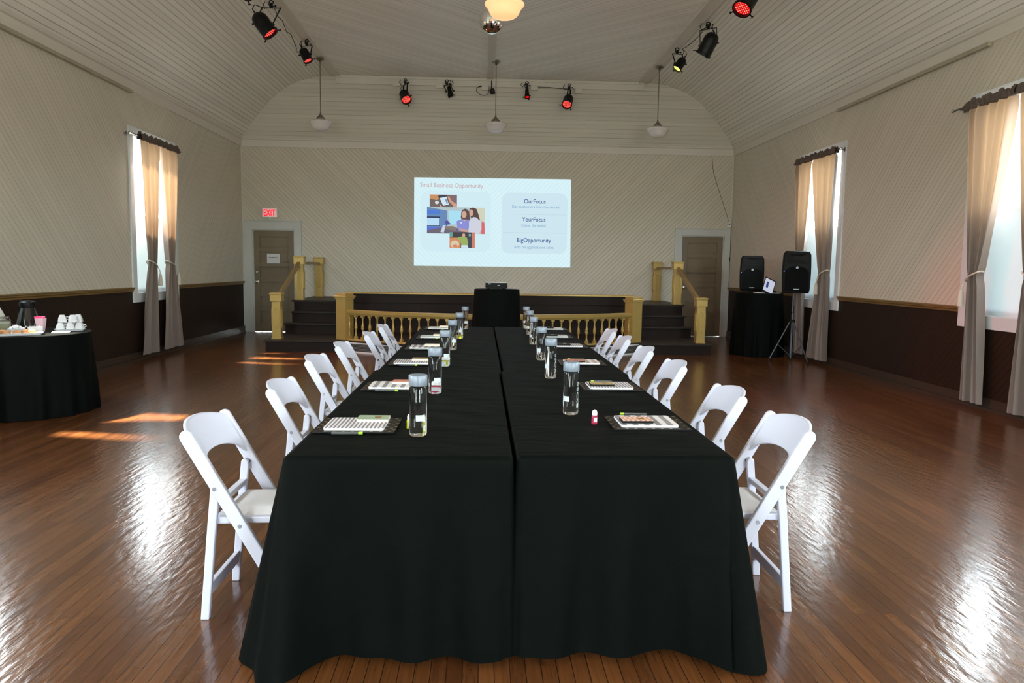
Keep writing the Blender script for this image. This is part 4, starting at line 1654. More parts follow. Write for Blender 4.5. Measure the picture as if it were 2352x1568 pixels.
# mirror ball
r = empty('mirror_ball', (0.085, 9.30, 4.352))
tag(r, 'round mirror ball hanging behind the lit pendant lamp', 'mirror ball')
mb = MB()
R_ = 0.148
rows = []
nr_, nc_ = 22, 40
for i in range(1, nr_):
    a = PI * i / nr_
    rows.append([(R_ * math.sin(a) * math.cos(2 * PI * (j + 0.35) / nc_), R_ * math.sin(a) * math.sin(2 * PI * (j + 0.35) / nc_), R_ * math.cos(a)) for j in range(nc_)])
mb.grid(rows, closed=True)
mb.add([(0, 0, R_ * 0.995)] + rows[0], [(0, 1 + (j + 1) % nc_, 1 + j) for j in range(nc_)])
mb.add([(0, 0, -R_ * 0.995)] + rows[-1], [(0, 1 + j, 1 + (j + 1) % nc_) for j in range(nc_)])
mb.build('mirror_tiles', M_mirror, r)
mb = MB()
mb.lathe([(0.0, R_ - 0.008), (0.022, R_ - 0.006), (0.022, R_ + 0.012), (0.0, R_ + 0.014)], 14)
mb.cyl((0, 0, R_), (0, 0, ZC - 4.352 - 0.02), 0.003, 6)
mb.lathe([(0.0, ZC - 4.352 - 0.11), (0.04, ZC - 4.352 - 0.11), (0.04, ZC - 4.352 - 0.02), (0.0, ZC - 4.352 - 0.02)], 16)
mb.build('hanger', M_steel, r)

# ------------------------------------------------------------------ stage lights (par cans)
E_red = emis('red_led_lens', (0.75, 0.006, 0.005, 1), 0.9)
E_hot = emis('hot_red_led', (1.0, 0.28, 0.22, 1), 1.5)
E_yel = emis('yellow_led_lens', (0.95, 1.0, 0.18, 1), 1.6)
M_ring = mat('red_lit_rim', srgb(150, 20, 16), 0.4)
def par_can(loc, body_off, aim, size, lens, label, power=0.0, aimcol=(1, 0.06, 0.05), box=True, cord=True, wall=False, small=False, cone=30):
    """loc: clamp point; body_off: vector from the clamp to the middle of the can; aim: direction the can looks"""
    r = empty('stage_light', loc)
    body = Vector(body_off)
    aim = Vector(aim).normalized()
    q = (-aim).to_track_quat('Z', 'X').to_matrix().to_4x4()       # local -z = aim
    Mb = Matrix.Translation(body) @ q
    L = size
    R0 = size * 0.33
    mb = MB()
    # hook clamp
    mb.box(-0.02, 0.02, -0.012, 0.012, -0.07, 0.0)
    mb.tube([(-0.02, 0, -0.06), (-0.035, 0, -0.02), (-0.03, 0, 0.02), (0.0, 0, 0.035), (0.028, 0, 0.015), (0.03, 0, -0.01)], 0.009, 8)
    mb.cyl((0.0, 0, -0.045), (0.055, 0, -0.045), 0.006, 8)
    mb.lathe([(0.0, -0.015), (0.013, -0.012), (0.013, 0.012), (0.0, 0.015)], 8, (0.06, 0, -0.045), ax='X')
    mb.build('clamp', M_blackm, r, smooth=True)
    # yoke: two arms from the pivot below the clamp to the can sides
    side = (q.to_3x3() @ Vector((1, 0, 0)))
    side = Vector((side.x, side.y, 0)).normalized() if Vector((side.x, side.y, 0)).length > 0.2 else Vector((1, 0, 0))
    topc = Vector((0, 0, -0.075))
    w = R0 + 0.018
    pv = body + Vector((0, 0, 0.0))
    mb = MB()
    up_ = Vector((0, 0, -0.08))
    mid = topc
    a0, a1 = mid - side * w, mid + side * w
    b0, b1 = pv - side * w, pv + side * w
    mb.bar(a0, a1, 0.028, 0.006, side.cross(Vector((0, 0, 1))))
    for a, b in ((a0, b0), (a1, b1)):
        mb.bar(a + Vector((0, 0, 0.003)), b, 0.028, 0.006, side.cross((b - a).normalized()))
    for b, s_ in ((b0, -1), (b1, 1)):
        mb.cyl(b, b + side * s_ * 0.028, 0.014, 10)
        mb.cyl(b, b - side * s_ * 0.02, 0.008, 8)
    mb.build('yoke', M_blackm, r)
    mb = MB(Mb)
    if small:
        prof = [(0.0, L * 0.5), (R0 * 0.5, L * 0.49), (R0 * 0.62, L * 0.40), (R0 * 0.66, L * 0.1), (R0 * 0.72, -L * 0.1), (R0 * 0.95, -L * 0.42), (R0 * 0.95, -L * 0.5), (R0 * 0.86, -L * 0.5), (R0 * 0.80, -L * 0.40)]
    else:
        prof = [(0.0, L * 0.50), (R0 * 0.45, L * 0.49), (R0 * 0.80, L * 0.40), (R0 * 0.98, L * 0.24), (R0, L * 0.05), (R0 * 0.96, L * 0.0), (R0 * 1.0, -L * 0.05), (R0 * 0.94, -L * 0.10), (R0 * 1.0, -L * 0.15), (R0 * 0.96, -L * 0.40), (R0 * 1.06, -L * 0.42), (R0 * 1.06, -L * 0.5), (R0 * 0.92, -L * 0.5), (R0 * 0.90, -L * 0.38)]
    mb.lathe(prof, 28, cap=False)
    mb.build('can', M_blackm, r, smooth=True, ang=45)
    mb = MB(Mb)
    rr = R0 * (0.80 if small else 0.90)
    zl = -L * 0.385
    mb.lathe([(0.0, zl), (rr, zl)], 28, cap=False)
    ln = mb.build('lens', lens, r)
    ln['label'] = 'glowing lens' if lens in (E_red, E_yel) else 'dark lens'
    if lens is E_red and not small:
        mb = MB(Mb)
        for i in range(-3, 4):
            for j in range(-3, 4):
                if i * i + j * j > 10:
                    continue
                mb.lathe([(0.0, zl - 0.004), (rr * 0.075, zl - 0.004)], 8, (i * rr * 0.27, j * rr * 0.27, 0), cap=False)
        mb.build('led', E_hot, ln)
    # filter clips
    mb = MB(Mb)
    for a in (30, 150, 270):
        a = math.radians(a)
        k = 1.05 if not small else 0.95
        mb.bar((R0 * k * math.cos(a), R0 * k * math.sin(a), -L * 0.46), (R0 * (k + 0.35) * math.cos(a), R0 * (k + 0.35) * math.sin(a), -L * 0.50), 0.012, 0.012)
        mb.bar((R0 * (k + 0.35) * math.cos(a) - 0.018 * math.sin(a), R0 * (k + 0.35) * math.sin(a) + 0.018 * math.cos(a), -L * 0.50), (R0 * (k + 0.35) * math.cos(a) + 0.018 * math.sin(a), R0 * (k + 0.35) * math.sin(a) - 0.018 * math.cos(a), -L * 0.50), 0.014, 0.014)
    mb.build('filter_clips', M_blackm, r)
    if cord:
        back = Mb @ Vector((0, 0, L * 0.5))
        sgn = -1 if body.x <= 0 else 1
        mb = MB()
        mb.tube([back, back + Vector((sgn * 0.05, 0, 0.07)), back + Vector((sgn * 0.02, 0.02, 0.14)), Vector((sgn * 0.10, 0.02, -0.08)), Vector((sgn * 0.13, 0.02, -0.03)), Vector((sgn * 0.10, 0.02, 0.02))], 0.006, 6)
        mb.cyl(back, back + Vector((sgn * 0.03, 0, 0.045)), 0.014, 8, 0.009)
        mb.build('cord', M_black, r, smooth=True)
    if power > 0:
        ld = bpy.data.lights.new('led_beam', 'SPOT')
        ld.energy = power
        ld.color = aimcol
        ld.spot_size = math.radians(cone)
        ld.spot_blend = 0.8
        ld.shadow_soft_size = 0.05
        lo = bpy.data.objects.new('led_beam', ld)
        COL.objects.link(lo)
        lo.parent = r
        lo.matrix_local = Matrix.Translation(Mb @ Vector((0, 0, -L * 0.52))) @ q
    return tag(r, label, 'stage light', 'black stage lights on the ceiling strips')
zs_ = ZC - 0.035
par_can((-3.30, 10.95, 5.33), (0.02, -0.30, -0.20), (8.5, -3.2, -4.9), 0.36, E_red, 'black stage light glowing bright red, cut off at the top edge on the left', power=750, cone=26)
par_can((-3.185, 11.86, 5.33), (-0.08, -0.16, -0.36), (0.60, -0.02, -0.78), 0.36, E_red, 'large black stage light with a red rim on the left ceiling strip', power=260, cone=100)
par_can((-3.10, 13.80, 5.33), (-0.02, -0.05, -0.24), (0.45, -0.15, -0.88), 0.25, E_red, 'smaller black stage light glowing red beside the left pendant lamp', small=False)
par_can((3.55, 12.30, 5.33), (-0.02, -0.12, -0.34), (-0.40, 0.30, -0.85), 0.36, mat('dark_lens', srgb(20, 24, 22), 0.2), 'large dark unlit stage light on the right ceiling strip')
par_can((3.42, 13.72, 5.33), (0.06, 0.0, -0.24), (-0.55, -0.15, -0.80), 0.24, E_yel, 'small black stage light glowing yellow beside the right pendant lamp')
par_can((3.60, 10.50, 5.30), (-0.10, -0.15, -0.26), (-0.55, -0.40, -0.85), 0.38, E_red, 'black stage light glowing bright red, cut off at the top edge on the right', power=6)
par_can((-1.63, 16.22, 5.28), (0.0, -0.13, -0.34), (0.35, -0.75, -0.75), 0.31, E_red, 'black stage light with lit red lens, leftmost above the stage', power=8)
par_can((-0.77, 16.25, 5.29), (0.06, -0.05, -0.21), (0.22, -0.15, -0.95), 0.20, mat('dark_lens', srgb(20, 24, 22), 0.2), 'small unlit stage light, second from the left above the stage', small=True)
par_can((0.90, 16.25, 5.29), (0.0, -0.05, -0.22), (0.05, -0.35, -0.95), 0.19, E_red, 'small stage light with glowing red rim, right of the middle pendant lamp', small=True)
par_can((1.79, 16.22, 5.26), (-0.04, -0.13, -0.34), (-0.25, -0.75, -0.75), 0.31, E_red, 'black stage light with lit red lens, rightmost above the stage', power=8)
# the small pinspot with its coiled cord beside the middle lamp
r = empty('pinspot', (0.16, 16.27, 5.30))
tag(r, 'small black pinspot with a coiled cord left of the middle pendant lamp', 'spotlight')
mb = MB()
mb.box(-0.012, 0.012, -0.01, 0.01, -0.12, 0.03)
mb.build('bracket', M_blackm, r)
mb = MB(Matrix.Translation((0.02, -0.04, -0.19)) @ Matrix.Rotation(0.5, 4, 'X'))
mb.lathe([(0.0, 0.06), (0.03, 0.055), (0.045, 0.02), (0.055, -0.03), (0.055, -0.05), (0.0, -0.05)], 18)
mb.build('can', M_blackm, r, smooth=True)
mb = MB()
pts = [(-0.26, 0.02, -0.09), (-0.31, 0.0, -0.12), (-0.32, -0.02, -0.19), (-0.24, -0.02, -0.26), (-0.14, -0.02, -0.28), (-0.07, -0.02, -0.24), (-0.05, -0.02, -0.17), (0.0, -0.03, -0.13), (0.05, -0.03, -0.15), (0.04, -0.03, -0.20), (-0.03, -0.03, -0.20), (-0.07, -0.03, -0.16), (-0.02, -0.03, -0.12), (0.02, -0.03, -0.16)]
mb.tube(pts, 0.006, 6)
mb.cyl((-0.26, 0.02, -0.09), (-0.21, 0.03, -0.075), 0.013, 8)
mb.build('cord', M_black, r, smooth=True)
# outlet boxes on the light board
for i, (x, z) in enumerate(((-1.83, 5.29), (-0.93, 5.27), (0.02, 5.25), (1.06, 5.27), (2.00, 5.23))):
    mb = MB()
    mb.box(-0.075, 0.075, -0.05, 0.0, -0.06, 0.04)
    o = mb.build('outlet_box', M_cream, bevel=0.005, loc=(x, YB - 0.03, z - 0.04))
    tag(o, 'cream outlet box on the light board, %s from the left above the stage' % ['first', 'second', 'third', 'fourth', 'fifth'][i], 'outlet box', 'outlet boxes on the light board')
for i, (x, y, lb) in enumerate(((3.57, 12.45, 'white outlet box above the large unlit stage light on the right ceiling strip'), (-3.16, 13.95, 'grey outlet box above the smaller red stage light on the left ceiling strip'))):
    mb = MB()
    mb.box(-0.055, 0.055, -0.09, 0.09, -0.055, 0.0)
    o = mb.build('outlet_box', M_cream, bevel=0.006, loc=(x, y, 5.345))
    tag(o, lb, 'outlet box')
for i, (pts, lb) in enumerate((([(-3.19, 12.0, 5.33), (-3.20, 12.3, 5.26), (-3.22, 12.6, 5.31), (-3.24, 12.95, 5.24), (-3.23, 13.2, 5.27), (-3.20, 13.45, 5.12), (-3.23, 13.55, 5.08), (-3.19, 13.7, 5.12)], 'black cable sagging along the left ceiling strip'),
                               ([(3.56, 12.6, 5.33), (3.58, 12.9, 5.33), (3.56, 13.3, 5.33), (3.50, 13.7, 5.33)], 'dark cable clipped along the right ceiling strip'))):
    mb = MB()
    mb.tube(pts, 0.006, 6)
    o = mb.build('cable', M_black, smooth=True)
    tag(o, lb, 'cable')
mb = MB()
mb.tube([(3.475, 10.0, ZC - 0.03), (3.475, 16.2, ZC - 0.03)], 0.012, 8)
tag(mb.build('conduit', M_cream, smooth=True), 'cream conduit pipe running beside the right ceiling strip', 'conduit')
mb = MB()
mb.tube([(1.10, 16.33, 5.24), (1.4, 16.33, 5.235), (1.65, 16.33, 5.215), (1.80, 16.30, 5.21)], 0.006, 6)
tag(mb.build('cable', M_black, smooth=True), 'black cable between the two right stage lights above the stage', 'cable')
# battens under the cornices
for x, y0, y1, lb in ((XL + 0.03, 7.6, 11.38, 'narrow painted batten under the cornice of the left wall'), (XR - 0.03, 8.1, 11.54, 'narrow stained batten under the cornice of the right wall')):
    mb = MB()
    mb.box(-0.02, 0.02, y0, y1, -0.022, 0.022)
    o = mb.build('batten', mat('stained_cream', srgb(176, 166, 146), 0.5, noise=0.25, nscale=3), loc=(x, 0, 3.885))
    tag(o, lb, 'batten')

# ------------------------------------------------------------------ projected slide: a glowing sheet on the back wall stands in for projector light
SX0, SX1, SZ0, SZ1 = -1.463, 1.895, 1.464, 3.332
SYW = YB - 0.006
def slide_pt(px, py):
    """detail coordinates of the slide picture -> metres on the wall"""
    u = (px - 131) / (2242 - 131)
    v = (py - 118) / (1308 - 118)
    return SX0 + u * (SX1 - SX0), SZ1 - v * (SZ1 - SZ0)
sl = empty('projected_slide', ((SX0 + SX1) / 2, SYW, (SZ0 + SZ1) / 2))
tag(sl, 'bright projected presentation slide headed Small Business Opportunity on the back wall', 'projection')
MSL = Matrix.Translation(-sl.location)
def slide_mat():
    mt = bpy.data.materials.new('slide_glow')
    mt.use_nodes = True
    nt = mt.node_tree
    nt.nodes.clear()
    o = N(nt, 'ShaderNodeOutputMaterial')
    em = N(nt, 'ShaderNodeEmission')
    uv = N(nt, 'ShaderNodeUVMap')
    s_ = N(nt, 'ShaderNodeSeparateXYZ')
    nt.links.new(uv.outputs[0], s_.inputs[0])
    # shadow lines of the wall's board joints drawn into the sheet's glow
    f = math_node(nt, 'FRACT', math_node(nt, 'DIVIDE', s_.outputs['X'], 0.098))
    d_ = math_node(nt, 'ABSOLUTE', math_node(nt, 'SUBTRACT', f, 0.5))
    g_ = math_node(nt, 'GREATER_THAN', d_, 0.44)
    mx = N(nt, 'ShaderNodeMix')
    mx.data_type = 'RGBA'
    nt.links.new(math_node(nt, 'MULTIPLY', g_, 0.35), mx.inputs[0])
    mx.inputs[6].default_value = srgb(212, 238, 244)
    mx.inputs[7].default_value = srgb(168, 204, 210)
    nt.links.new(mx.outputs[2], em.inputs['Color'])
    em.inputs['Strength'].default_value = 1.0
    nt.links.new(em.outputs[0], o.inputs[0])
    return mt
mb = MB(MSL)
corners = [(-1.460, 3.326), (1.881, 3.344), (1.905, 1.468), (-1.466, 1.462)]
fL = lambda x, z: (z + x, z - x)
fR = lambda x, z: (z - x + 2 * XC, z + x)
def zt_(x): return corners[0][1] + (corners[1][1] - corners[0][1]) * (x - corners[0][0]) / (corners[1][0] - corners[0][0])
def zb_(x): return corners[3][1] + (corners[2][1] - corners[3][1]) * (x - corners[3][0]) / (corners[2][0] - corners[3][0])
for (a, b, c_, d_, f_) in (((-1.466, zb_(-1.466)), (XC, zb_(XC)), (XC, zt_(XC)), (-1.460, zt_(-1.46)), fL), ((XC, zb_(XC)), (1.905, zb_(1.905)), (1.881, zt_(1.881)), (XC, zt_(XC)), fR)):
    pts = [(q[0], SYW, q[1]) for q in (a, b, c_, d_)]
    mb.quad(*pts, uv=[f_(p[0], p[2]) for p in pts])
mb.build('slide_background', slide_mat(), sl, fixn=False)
layer = [0]
def spoly(name, pts, col, parent=None):
    if name in ('photo', 'shape'):
        col = tuple(int(c * 0.84 + w * 0.16) for c, w in zip(col, (212, 238, 244)))  # pale wash of the slide's light mixed into the picture colours
    layer[0] += 1
    y = SYW - 0.0006 - 0.00025 * layer[0]
    mb = MB(MSL)
    q = [slide_pt(*p) for p in pts]
    mb.add([(x, y, z) for x, z in q], [tuple(range(len(q)))])
    o = mb.build(name, emis('slide_%d_%d_%d' % col, srgb(*col), 1.0), parent or sl, fixn=False)
    return o
def rr(x0, y0, x1, y1, r):
    out = []
    for cx, cy_, a0 in ((x1 - r, y0 + r, -90), (x1 - r, y1 - r, 0), (x0 + r, y1 - r, 90), (x0 + r, y0 + r, 180)):
        for i in range(7):
            a = math.radians(a0 + 15 * i)
            out.append((cx + r * math.cos(a), cy_ + r * math.sin(a)))
    return out
def rect(x0, y0, x1, y1):
    return [(x0, y0), (x1, y0), (x1, y1), (x0, y1)]
def ell(cx, cy_, rx, ry, n=18, a0=0, a1=360):
    return [(cx + rx * math.cos(math.radians(a0 + (a1 - a0) * i / n)), cy_ + ry * math.sin(math.radians(a0 + (a1 - a0) * i / n))) for i in range(n)]
spoly('grey_panel', rr(1305, 300, 2195, 1125, 110), (202, 226, 236))
spoly('grey_panel', rr(215, 295, 1160, 1110, 110), (206, 232, 240))
spoly('divider', rect(1330, 590, 2185, 594), (176, 208, 216))
spoly('divider', rect(1330, 838, 2185, 842), (176, 208, 216))
# top photo: hands holding a tablet
ph = spoly('photo', rect(338, 345, 704, 548), (96, 78, 74))
spoly('shape', [(338, 345), (455, 345), (470, 400), (430, 420), (338, 400)], (196, 126, 70), ph)
spoly('shape', [(590, 345), (704, 345), (704, 450), (640, 440), (580, 390)], (112, 84, 84), ph)
spoly('shape', ell(435, 452, 26, 22), (216, 216, 214), ph)
spoly('shape', [(575, 370), (600, 372), (635, 430), (700, 470), (704, 520), (680, 548), (640, 546), (655, 490), (600, 440)], (206, 140, 112), ph)
spoly('shape', [(472, 475), (500, 500), (560, 515), (552, 548), (500, 548), (475, 510)], (212, 146, 120), ph)
spoly('shape', [(447, 362), (560, 346), (606, 480), (512, 506)], (44, 40, 52), ph)
spoly('shape', [(472, 392), (562, 372), (596, 478), (518, 496)], (206, 226, 236), ph)
spoly('shape', [(545, 410), (565, 406), (585, 462), (566, 468)], (110, 120, 160), ph)
# middle photo: two people at a desk
ph = spoly('photo', rect(303, 512, 1080, 868), (170, 186, 190))
spoly('shape', [(303, 512), (575, 560), (575, 868), (303, 868)], (84, 118, 168), ph)
spoly('shape', rect(303, 560, 480, 610), (60, 104, 200), ph)
spoly('shape', rect(303, 640, 474, 770), (28, 32, 60), ph)
spoly('shape', rect(303, 660, 466, 762), (176, 214, 240), ph)
spoly('shape', rect(303, 780, 500, 830), (70, 92, 206), ph)
spoly('shape', [(590, 560), (760, 560), (780, 740), (610, 745)], (160, 216, 238), ph)
spoly('shape', [(880, 512), (1080, 512), (1080, 700), (1000, 700)], (206, 202, 178), ph)
spoly('shape', [(303, 830), (420, 800), (640, 770), (860, 840), (860, 868), (303, 868)], (92, 78, 92), ph)
spoly('shape', [(540, 700), (580, 690), (625, 740), (560, 752)], (70, 60, 140), ph)
spoly('shape', [(484, 850), (520, 752), (556, 760), (530, 856)], (196, 200, 222), ph)
spoly('shape', [(540, 770), (660, 768), (700, 800), (690, 830), (560, 812)], (120, 100, 92), ph)
spoly('shape', [(1040, 690), (1075, 720), (1080, 868), (1030, 868)], (214, 84, 84), ph)
spoly('shape', ell(815, 610, 56, 80), (76, 52, 46), ph)
spoly('shape', [(756, 640), (775, 560), (870, 560), (882, 690), (850, 700), (770, 690)], (76, 52, 46), ph)
spoly('shape', [(700, 700), (770, 672), (870, 676), (880, 700), (862, 800), (840, 834), (740, 836), (712, 800)], (124, 124, 206), ph)
spoly('shape', [(778, 676), (824, 676), (806, 708)], (200, 146, 124), ph)
spoly('shape', ell(800, 608, 34, 48), (204, 150, 128), ph)
spoly('shape', [(730, 780), (770, 800), (860, 820), (850, 845), (760, 836)], (200, 142, 120), ph)
spoly('shape', rect(748, 712, 776, 728), (214, 218, 226), ph)
spoly('shape', [(872, 530), (920, 510), (965, 530), (1000, 620), (1020, 700), (985, 690), (900, 660), (880, 620)], (70, 46, 42), ph)
spoly('shape', [(866, 700), (920, 640), (960, 644), (1020, 690), (1040, 800), (1000, 866), (862, 866), (868, 780)], (204, 202, 216), ph)
spoly('shape', ell(896, 584, 26, 46), (208, 152, 130), ph)
# lower photo: person in green with plates
ph = spoly('photo', rect(608, 848, 950, 1060), (112, 62, 46))
spoly('shape', rect(608, 848, 655, 915), (86, 140, 132), ph)
spoly('shape', [(650, 848), (850, 848), (850, 940), (650, 930)], (48, 40, 40), ph)
spoly('shape', rect(850, 848, 905, 1060), (50, 48, 56), ph)
spoly('shape', rect(905, 848, 950, 1060), (206, 108, 82), ph)
spoly('shape', [(608, 925), (700, 920), (760, 950), (755, 1060), (608, 1060)], (206, 120, 72), ph)
spoly('shape', ell(678, 1010, 60, 52), (214, 192, 156), ph)
spoly('shape', ell(684, 1038, 34, 22), (212, 116, 70), ph)
spoly('shape', [(700, 925), (760, 905), (840, 915), (858, 1000), (840, 1030), (770, 1020), (750, 960)], (140, 164, 76), ph)
spoly('shape', ell(798, 880, 36, 30), (46, 34, 34), ph)
spoly('shape', ell(798, 888, 20, 26), (206, 150, 122), ph)
spoly('shape', rect(866, 870, 894, 900), (116, 150, 156), ph)
spoly('shape', [(765, 1022), (850, 1022), (862, 1060), (765, 1060)], (196, 222, 228), ph)
def stext(name, body, cx, cy_, hpx, wpx, col, bold=0.0):
    layer[0] += 1
    x, z = slide_pt(cx, cy_)
    k = (SX1 - SX0) / 2111
    M4 = MSL @ Matrix.Translation((x, SYW - 0.0006 - 0.00025 * layer[0], z)) @ WALLM
    o = text_mesh(name, body, 1.0, Matrix.Identity(4), emis('slide_%d_%d_%d' % col, srgb(*col), 1.0), sl, bold=bold)
    co = [v.co for v in o.data.vertices]
    w = max(c.x for c in co) - min(c.x for c in co)
    cxm = (max(c.x for c in co) + min(c.x for c in co)) / 2
    sxx, syy = wpx * k / w, hpx * k
    for v in o.data.vertices:
        p = M4 @ Vector(((v.co.x - cxm) * sxx, v.co.y * syy, 0))
        v.co = p
    return o
stext('heading', 'Small Business Opportunity', 634, 222, 80, 845, (196, 164, 168))
stext('slide_text', 'OurFocus', 1752, 418, 78, 292, (50, 80, 140), 0.008)
stext('slide_text', 'Get customers into the stores!', 1768, 490, 54, 650, (128, 164, 196))
stext('slide_text', 'YourFocus', 1740, 662, 78, 315, (50, 80, 140), 0.008)
stext('slide_text', 'Close the sales!', 1738, 742, 54, 328, (128, 164, 196))
stext('slide_text', 'BigOpportunity', 1748, 944, 78, 462, (50, 80, 140), 0.008)
stext('slide_text', 'Add on applications sales', 1746, 1038, 54, 535, (128, 164, 196))

# ------------------------------------------------------------------ exit sign, notice, wall box
r = empty('exit_sign', (-4.50, YB, 2.43))
tag(r, 'white lit exit sign with red letters above the left door', 'exit sign')
mb = MB()
mb.prism([(x, z + 0.10) for x, z in rounded(0.325, 0.20, 0.014)], -0.055, 0.0, 'Y')
mb.build('housing', M_white, r, bevel=0.004)
mb = MB()
mb.box(-0.145, 0.145, -0.058, -0.055, 0.015, 0.185)
mb.build('face', mat('lit_sign_face', srgb(225, 215, 215), 0.4, emit=(1.0, 0.40, 0.40, 1), estr=0.35), r)
t = text_mesh('letters', 'EXIT', 1.0, Matrix.Identity(4), emis('exit_red', (1.0, 0.01, 0.03, 1), 1.3), r, bold=0.02)
co = [v.co for v in t.data.vertices]
x0_, x1_, y0_, y1_ = min(c.x for c in co), max(c.x for c in co), min(c.y for c in co), max(c.y for c in co)
for v in t.data.vertices:
    v.co = Vector(((v.co.x - (x0_ + x1_) / 2) / (x1_ - x0_) * 0.245, -0.060, 0.10 + (v.co.y - (y0_ + y1_) / 2) / (y1_ - y0_) * 0.135))
mb = MB()
mb.lathe([(0.0, 0.0), (0.010, 0.0), (0.010, -0.014), (0.0, -0.018)], 12, (0.0, -0.03, 0.0))
mb.build('indicator', emis('green_indicator', (0.05, 1.0, 0.35, 1), 1.2), r)
mb = MB()
mb.box(-0.135, 0.135, -0.002, 0.0, 0.0, 0.205)
o = empty('notice', (-4.457, YB + 0.028, 1.468))
tag(o, 'white paper notice taped to the left door', 'notice')
mb.build('sheet', M_paper, o)
mb = MB()
xk = -0.095
rr_ = random.Random(4)
while xk < 0.09:
    w_ = rr_.uniform(0.006, 0.014)
    mb.box(xk, xk + w_, -0.003, -0.002, 0.118, 0.134)
    xk += w_ + 0.004
mb.build('print', M_ink, o)
r = empty('wall_box', (5.345, YB, 2.39))
tag(r, 'small white wall box with a black cable above the right door', 'wall box')
mb = MB()
mb.box(-0.035, 0.035, -0.045, 0, 0, 0.10)
mb.build('housing', M_white, r, bevel=0.004)
mb = MB()
mb.box(-0.02, 0.02, -0.047, -0.045, 0.05, 0.075)
mb.build('vent', M_black, r)
mb = MB()
mb.tube([(4.90, YB - 0.01, 4.0), (4.96, YB - 0.012, 3.55), (5.12, YB - 0.012, 3.1), (5.30, YB - 0.012, 2.62), (5.335, YB - 0.014, 2.48)], 0.005, 6)
tag(mb.build('cable', mat('grey_cable', srgb(120, 110, 98), 0.6), smooth=True), 'thin grey cable slanting down the back wall to the small white box', 'cable')
mb = MB()
mb.tube([(5.392, YB - 0.020, 2.40), (5.390, YB - 0.020, 1.70), (5.388, YB - 0.020, 1.09)], 0.006, 6)
mb.cyl((5.39, YB - 0.02, 1.66), (5.39, YB - 0.02, 1.74), 0.012, 8)
tag(mb.build('cable', M_black, smooth=True), 'black cable dropping down the right corner beside the door casing', 'cable')

# ------------------------------------------------------------------ round cloths
def round_cloth(name, x, y, r0, h, r1, nf, amp, seed, mat_, label, rz=0.0):
    rnd = random.Random(seed)
    ph = [rnd.uniform(0, 6.28) for _ in range(4)]
    rows = []
    NS = 220
    prof = [(0.0001, h), (r0 * 0.5, h), (r0 * 0.95, h), (r0 - 0.004, h - 0.002), (r0, h - 0.008)]
    for pr, pz in prof:
        rows.append([(pr * math.cos(2 * PI * i / NS), pr * math.sin(2 * PI * i / NS), pz) for i in range(NS)])
    for k in range(1, 27):
        t = k / 26
        row = []
        for i in range(NS):
            a = 2 * PI * i / NS
            f = math.sin(nf * a + ph[0] + 0.8 * math.sin(2 * a + ph[1])) * 0.65 + math.sin((nf * 1.6 // 1) * a + ph[2]) * 0.35
            f = f if f > 0 else f * 0.6
            rr = r0 + (r1 - r0) * t ** 0.85 + amp * f * smoothstep(t * 1.15)
            row.append((rr * math.cos(a), rr * math.sin(a), (h - 0.008) * (1 - t) + 0.004))
        rows.append(row)
    mb = MB()
    mb.grid(rows, closed=True)
    o = mb.build(name, mat_, smooth=True, ang=180, loc=(x, y, 0))
    o.rotation_euler = (0, 0, rz)
    return tag(o, label, 'tablecloth')
round_cloth('tablecloth', -4.40, 7.42, 0.575, 0.765, 0.61, 17, 0.028, 11, M_cloth2, 'black floor length tablecloth over the round coffee table at the left edge')
round_cloth('tablecloth', 0.215, 10.90, 0.325, 1.137, 0.365, 11, 0.026, 12, M_cloth2, 'black floor length cloth over the tall round projector table', 0.4)
round_cloth('tablecloth', 4.76, 12.85, 0.40, 1.075, 0.43, 13, 0.026, 13, M_cloth2, 'black floor length cloth over the tall table between the loudspeakers')

# projector
r = empty('projector', (0.205, 10.88, 1.138), 0.02)
tag(r, 'black projector with white top on the tall round table', 'projector')
mb = MB()
mb.prism([(x, z + 0.052) for x, z in rounded(0.31, 0.082, 0.018)], -0.11, 0.11, 'Y')
mb.build('body', M_black, r, bevel=0.005)
mb = MB()
mb.prism(rounded(0.306, 0.222, 0.02), 0.088, 0.102, 'Z')
mb.build('top_cover', M_white, r, bevel=0.005)
for s_ in (-1, 1):
    mb = MB()
    mb.cyl((s_ * 0.11, -0.07, 0.0), (s_ * 0.11, -0.07, 0.013), 0.012, 10)
    mb.cyl((s_ * 0.11, 0.07, 0.0), (s_ * 0.11, 0.07, 0.013), 0.012, 10)
    mb.build('foot', M_black, r)
mb = MB()
mb.box(-0.115, -0.085, -0.112, -0.11, 0.068, 0.080)
mb.box(0.012, 0.05, -0.112, -0.11, 0.050, 0.057)
mb.build('ports', M_white, r)
mb = MB()
mb.lathe([(0.035, 0.11), (0.038, 0.135), (0.030, 0.137), (0.028, 0.12), (0.0, 0.118)], 20, (-0.08, 0, 0.055), ax='Y')
mb.build('lens', M_glass, r, smooth=True)

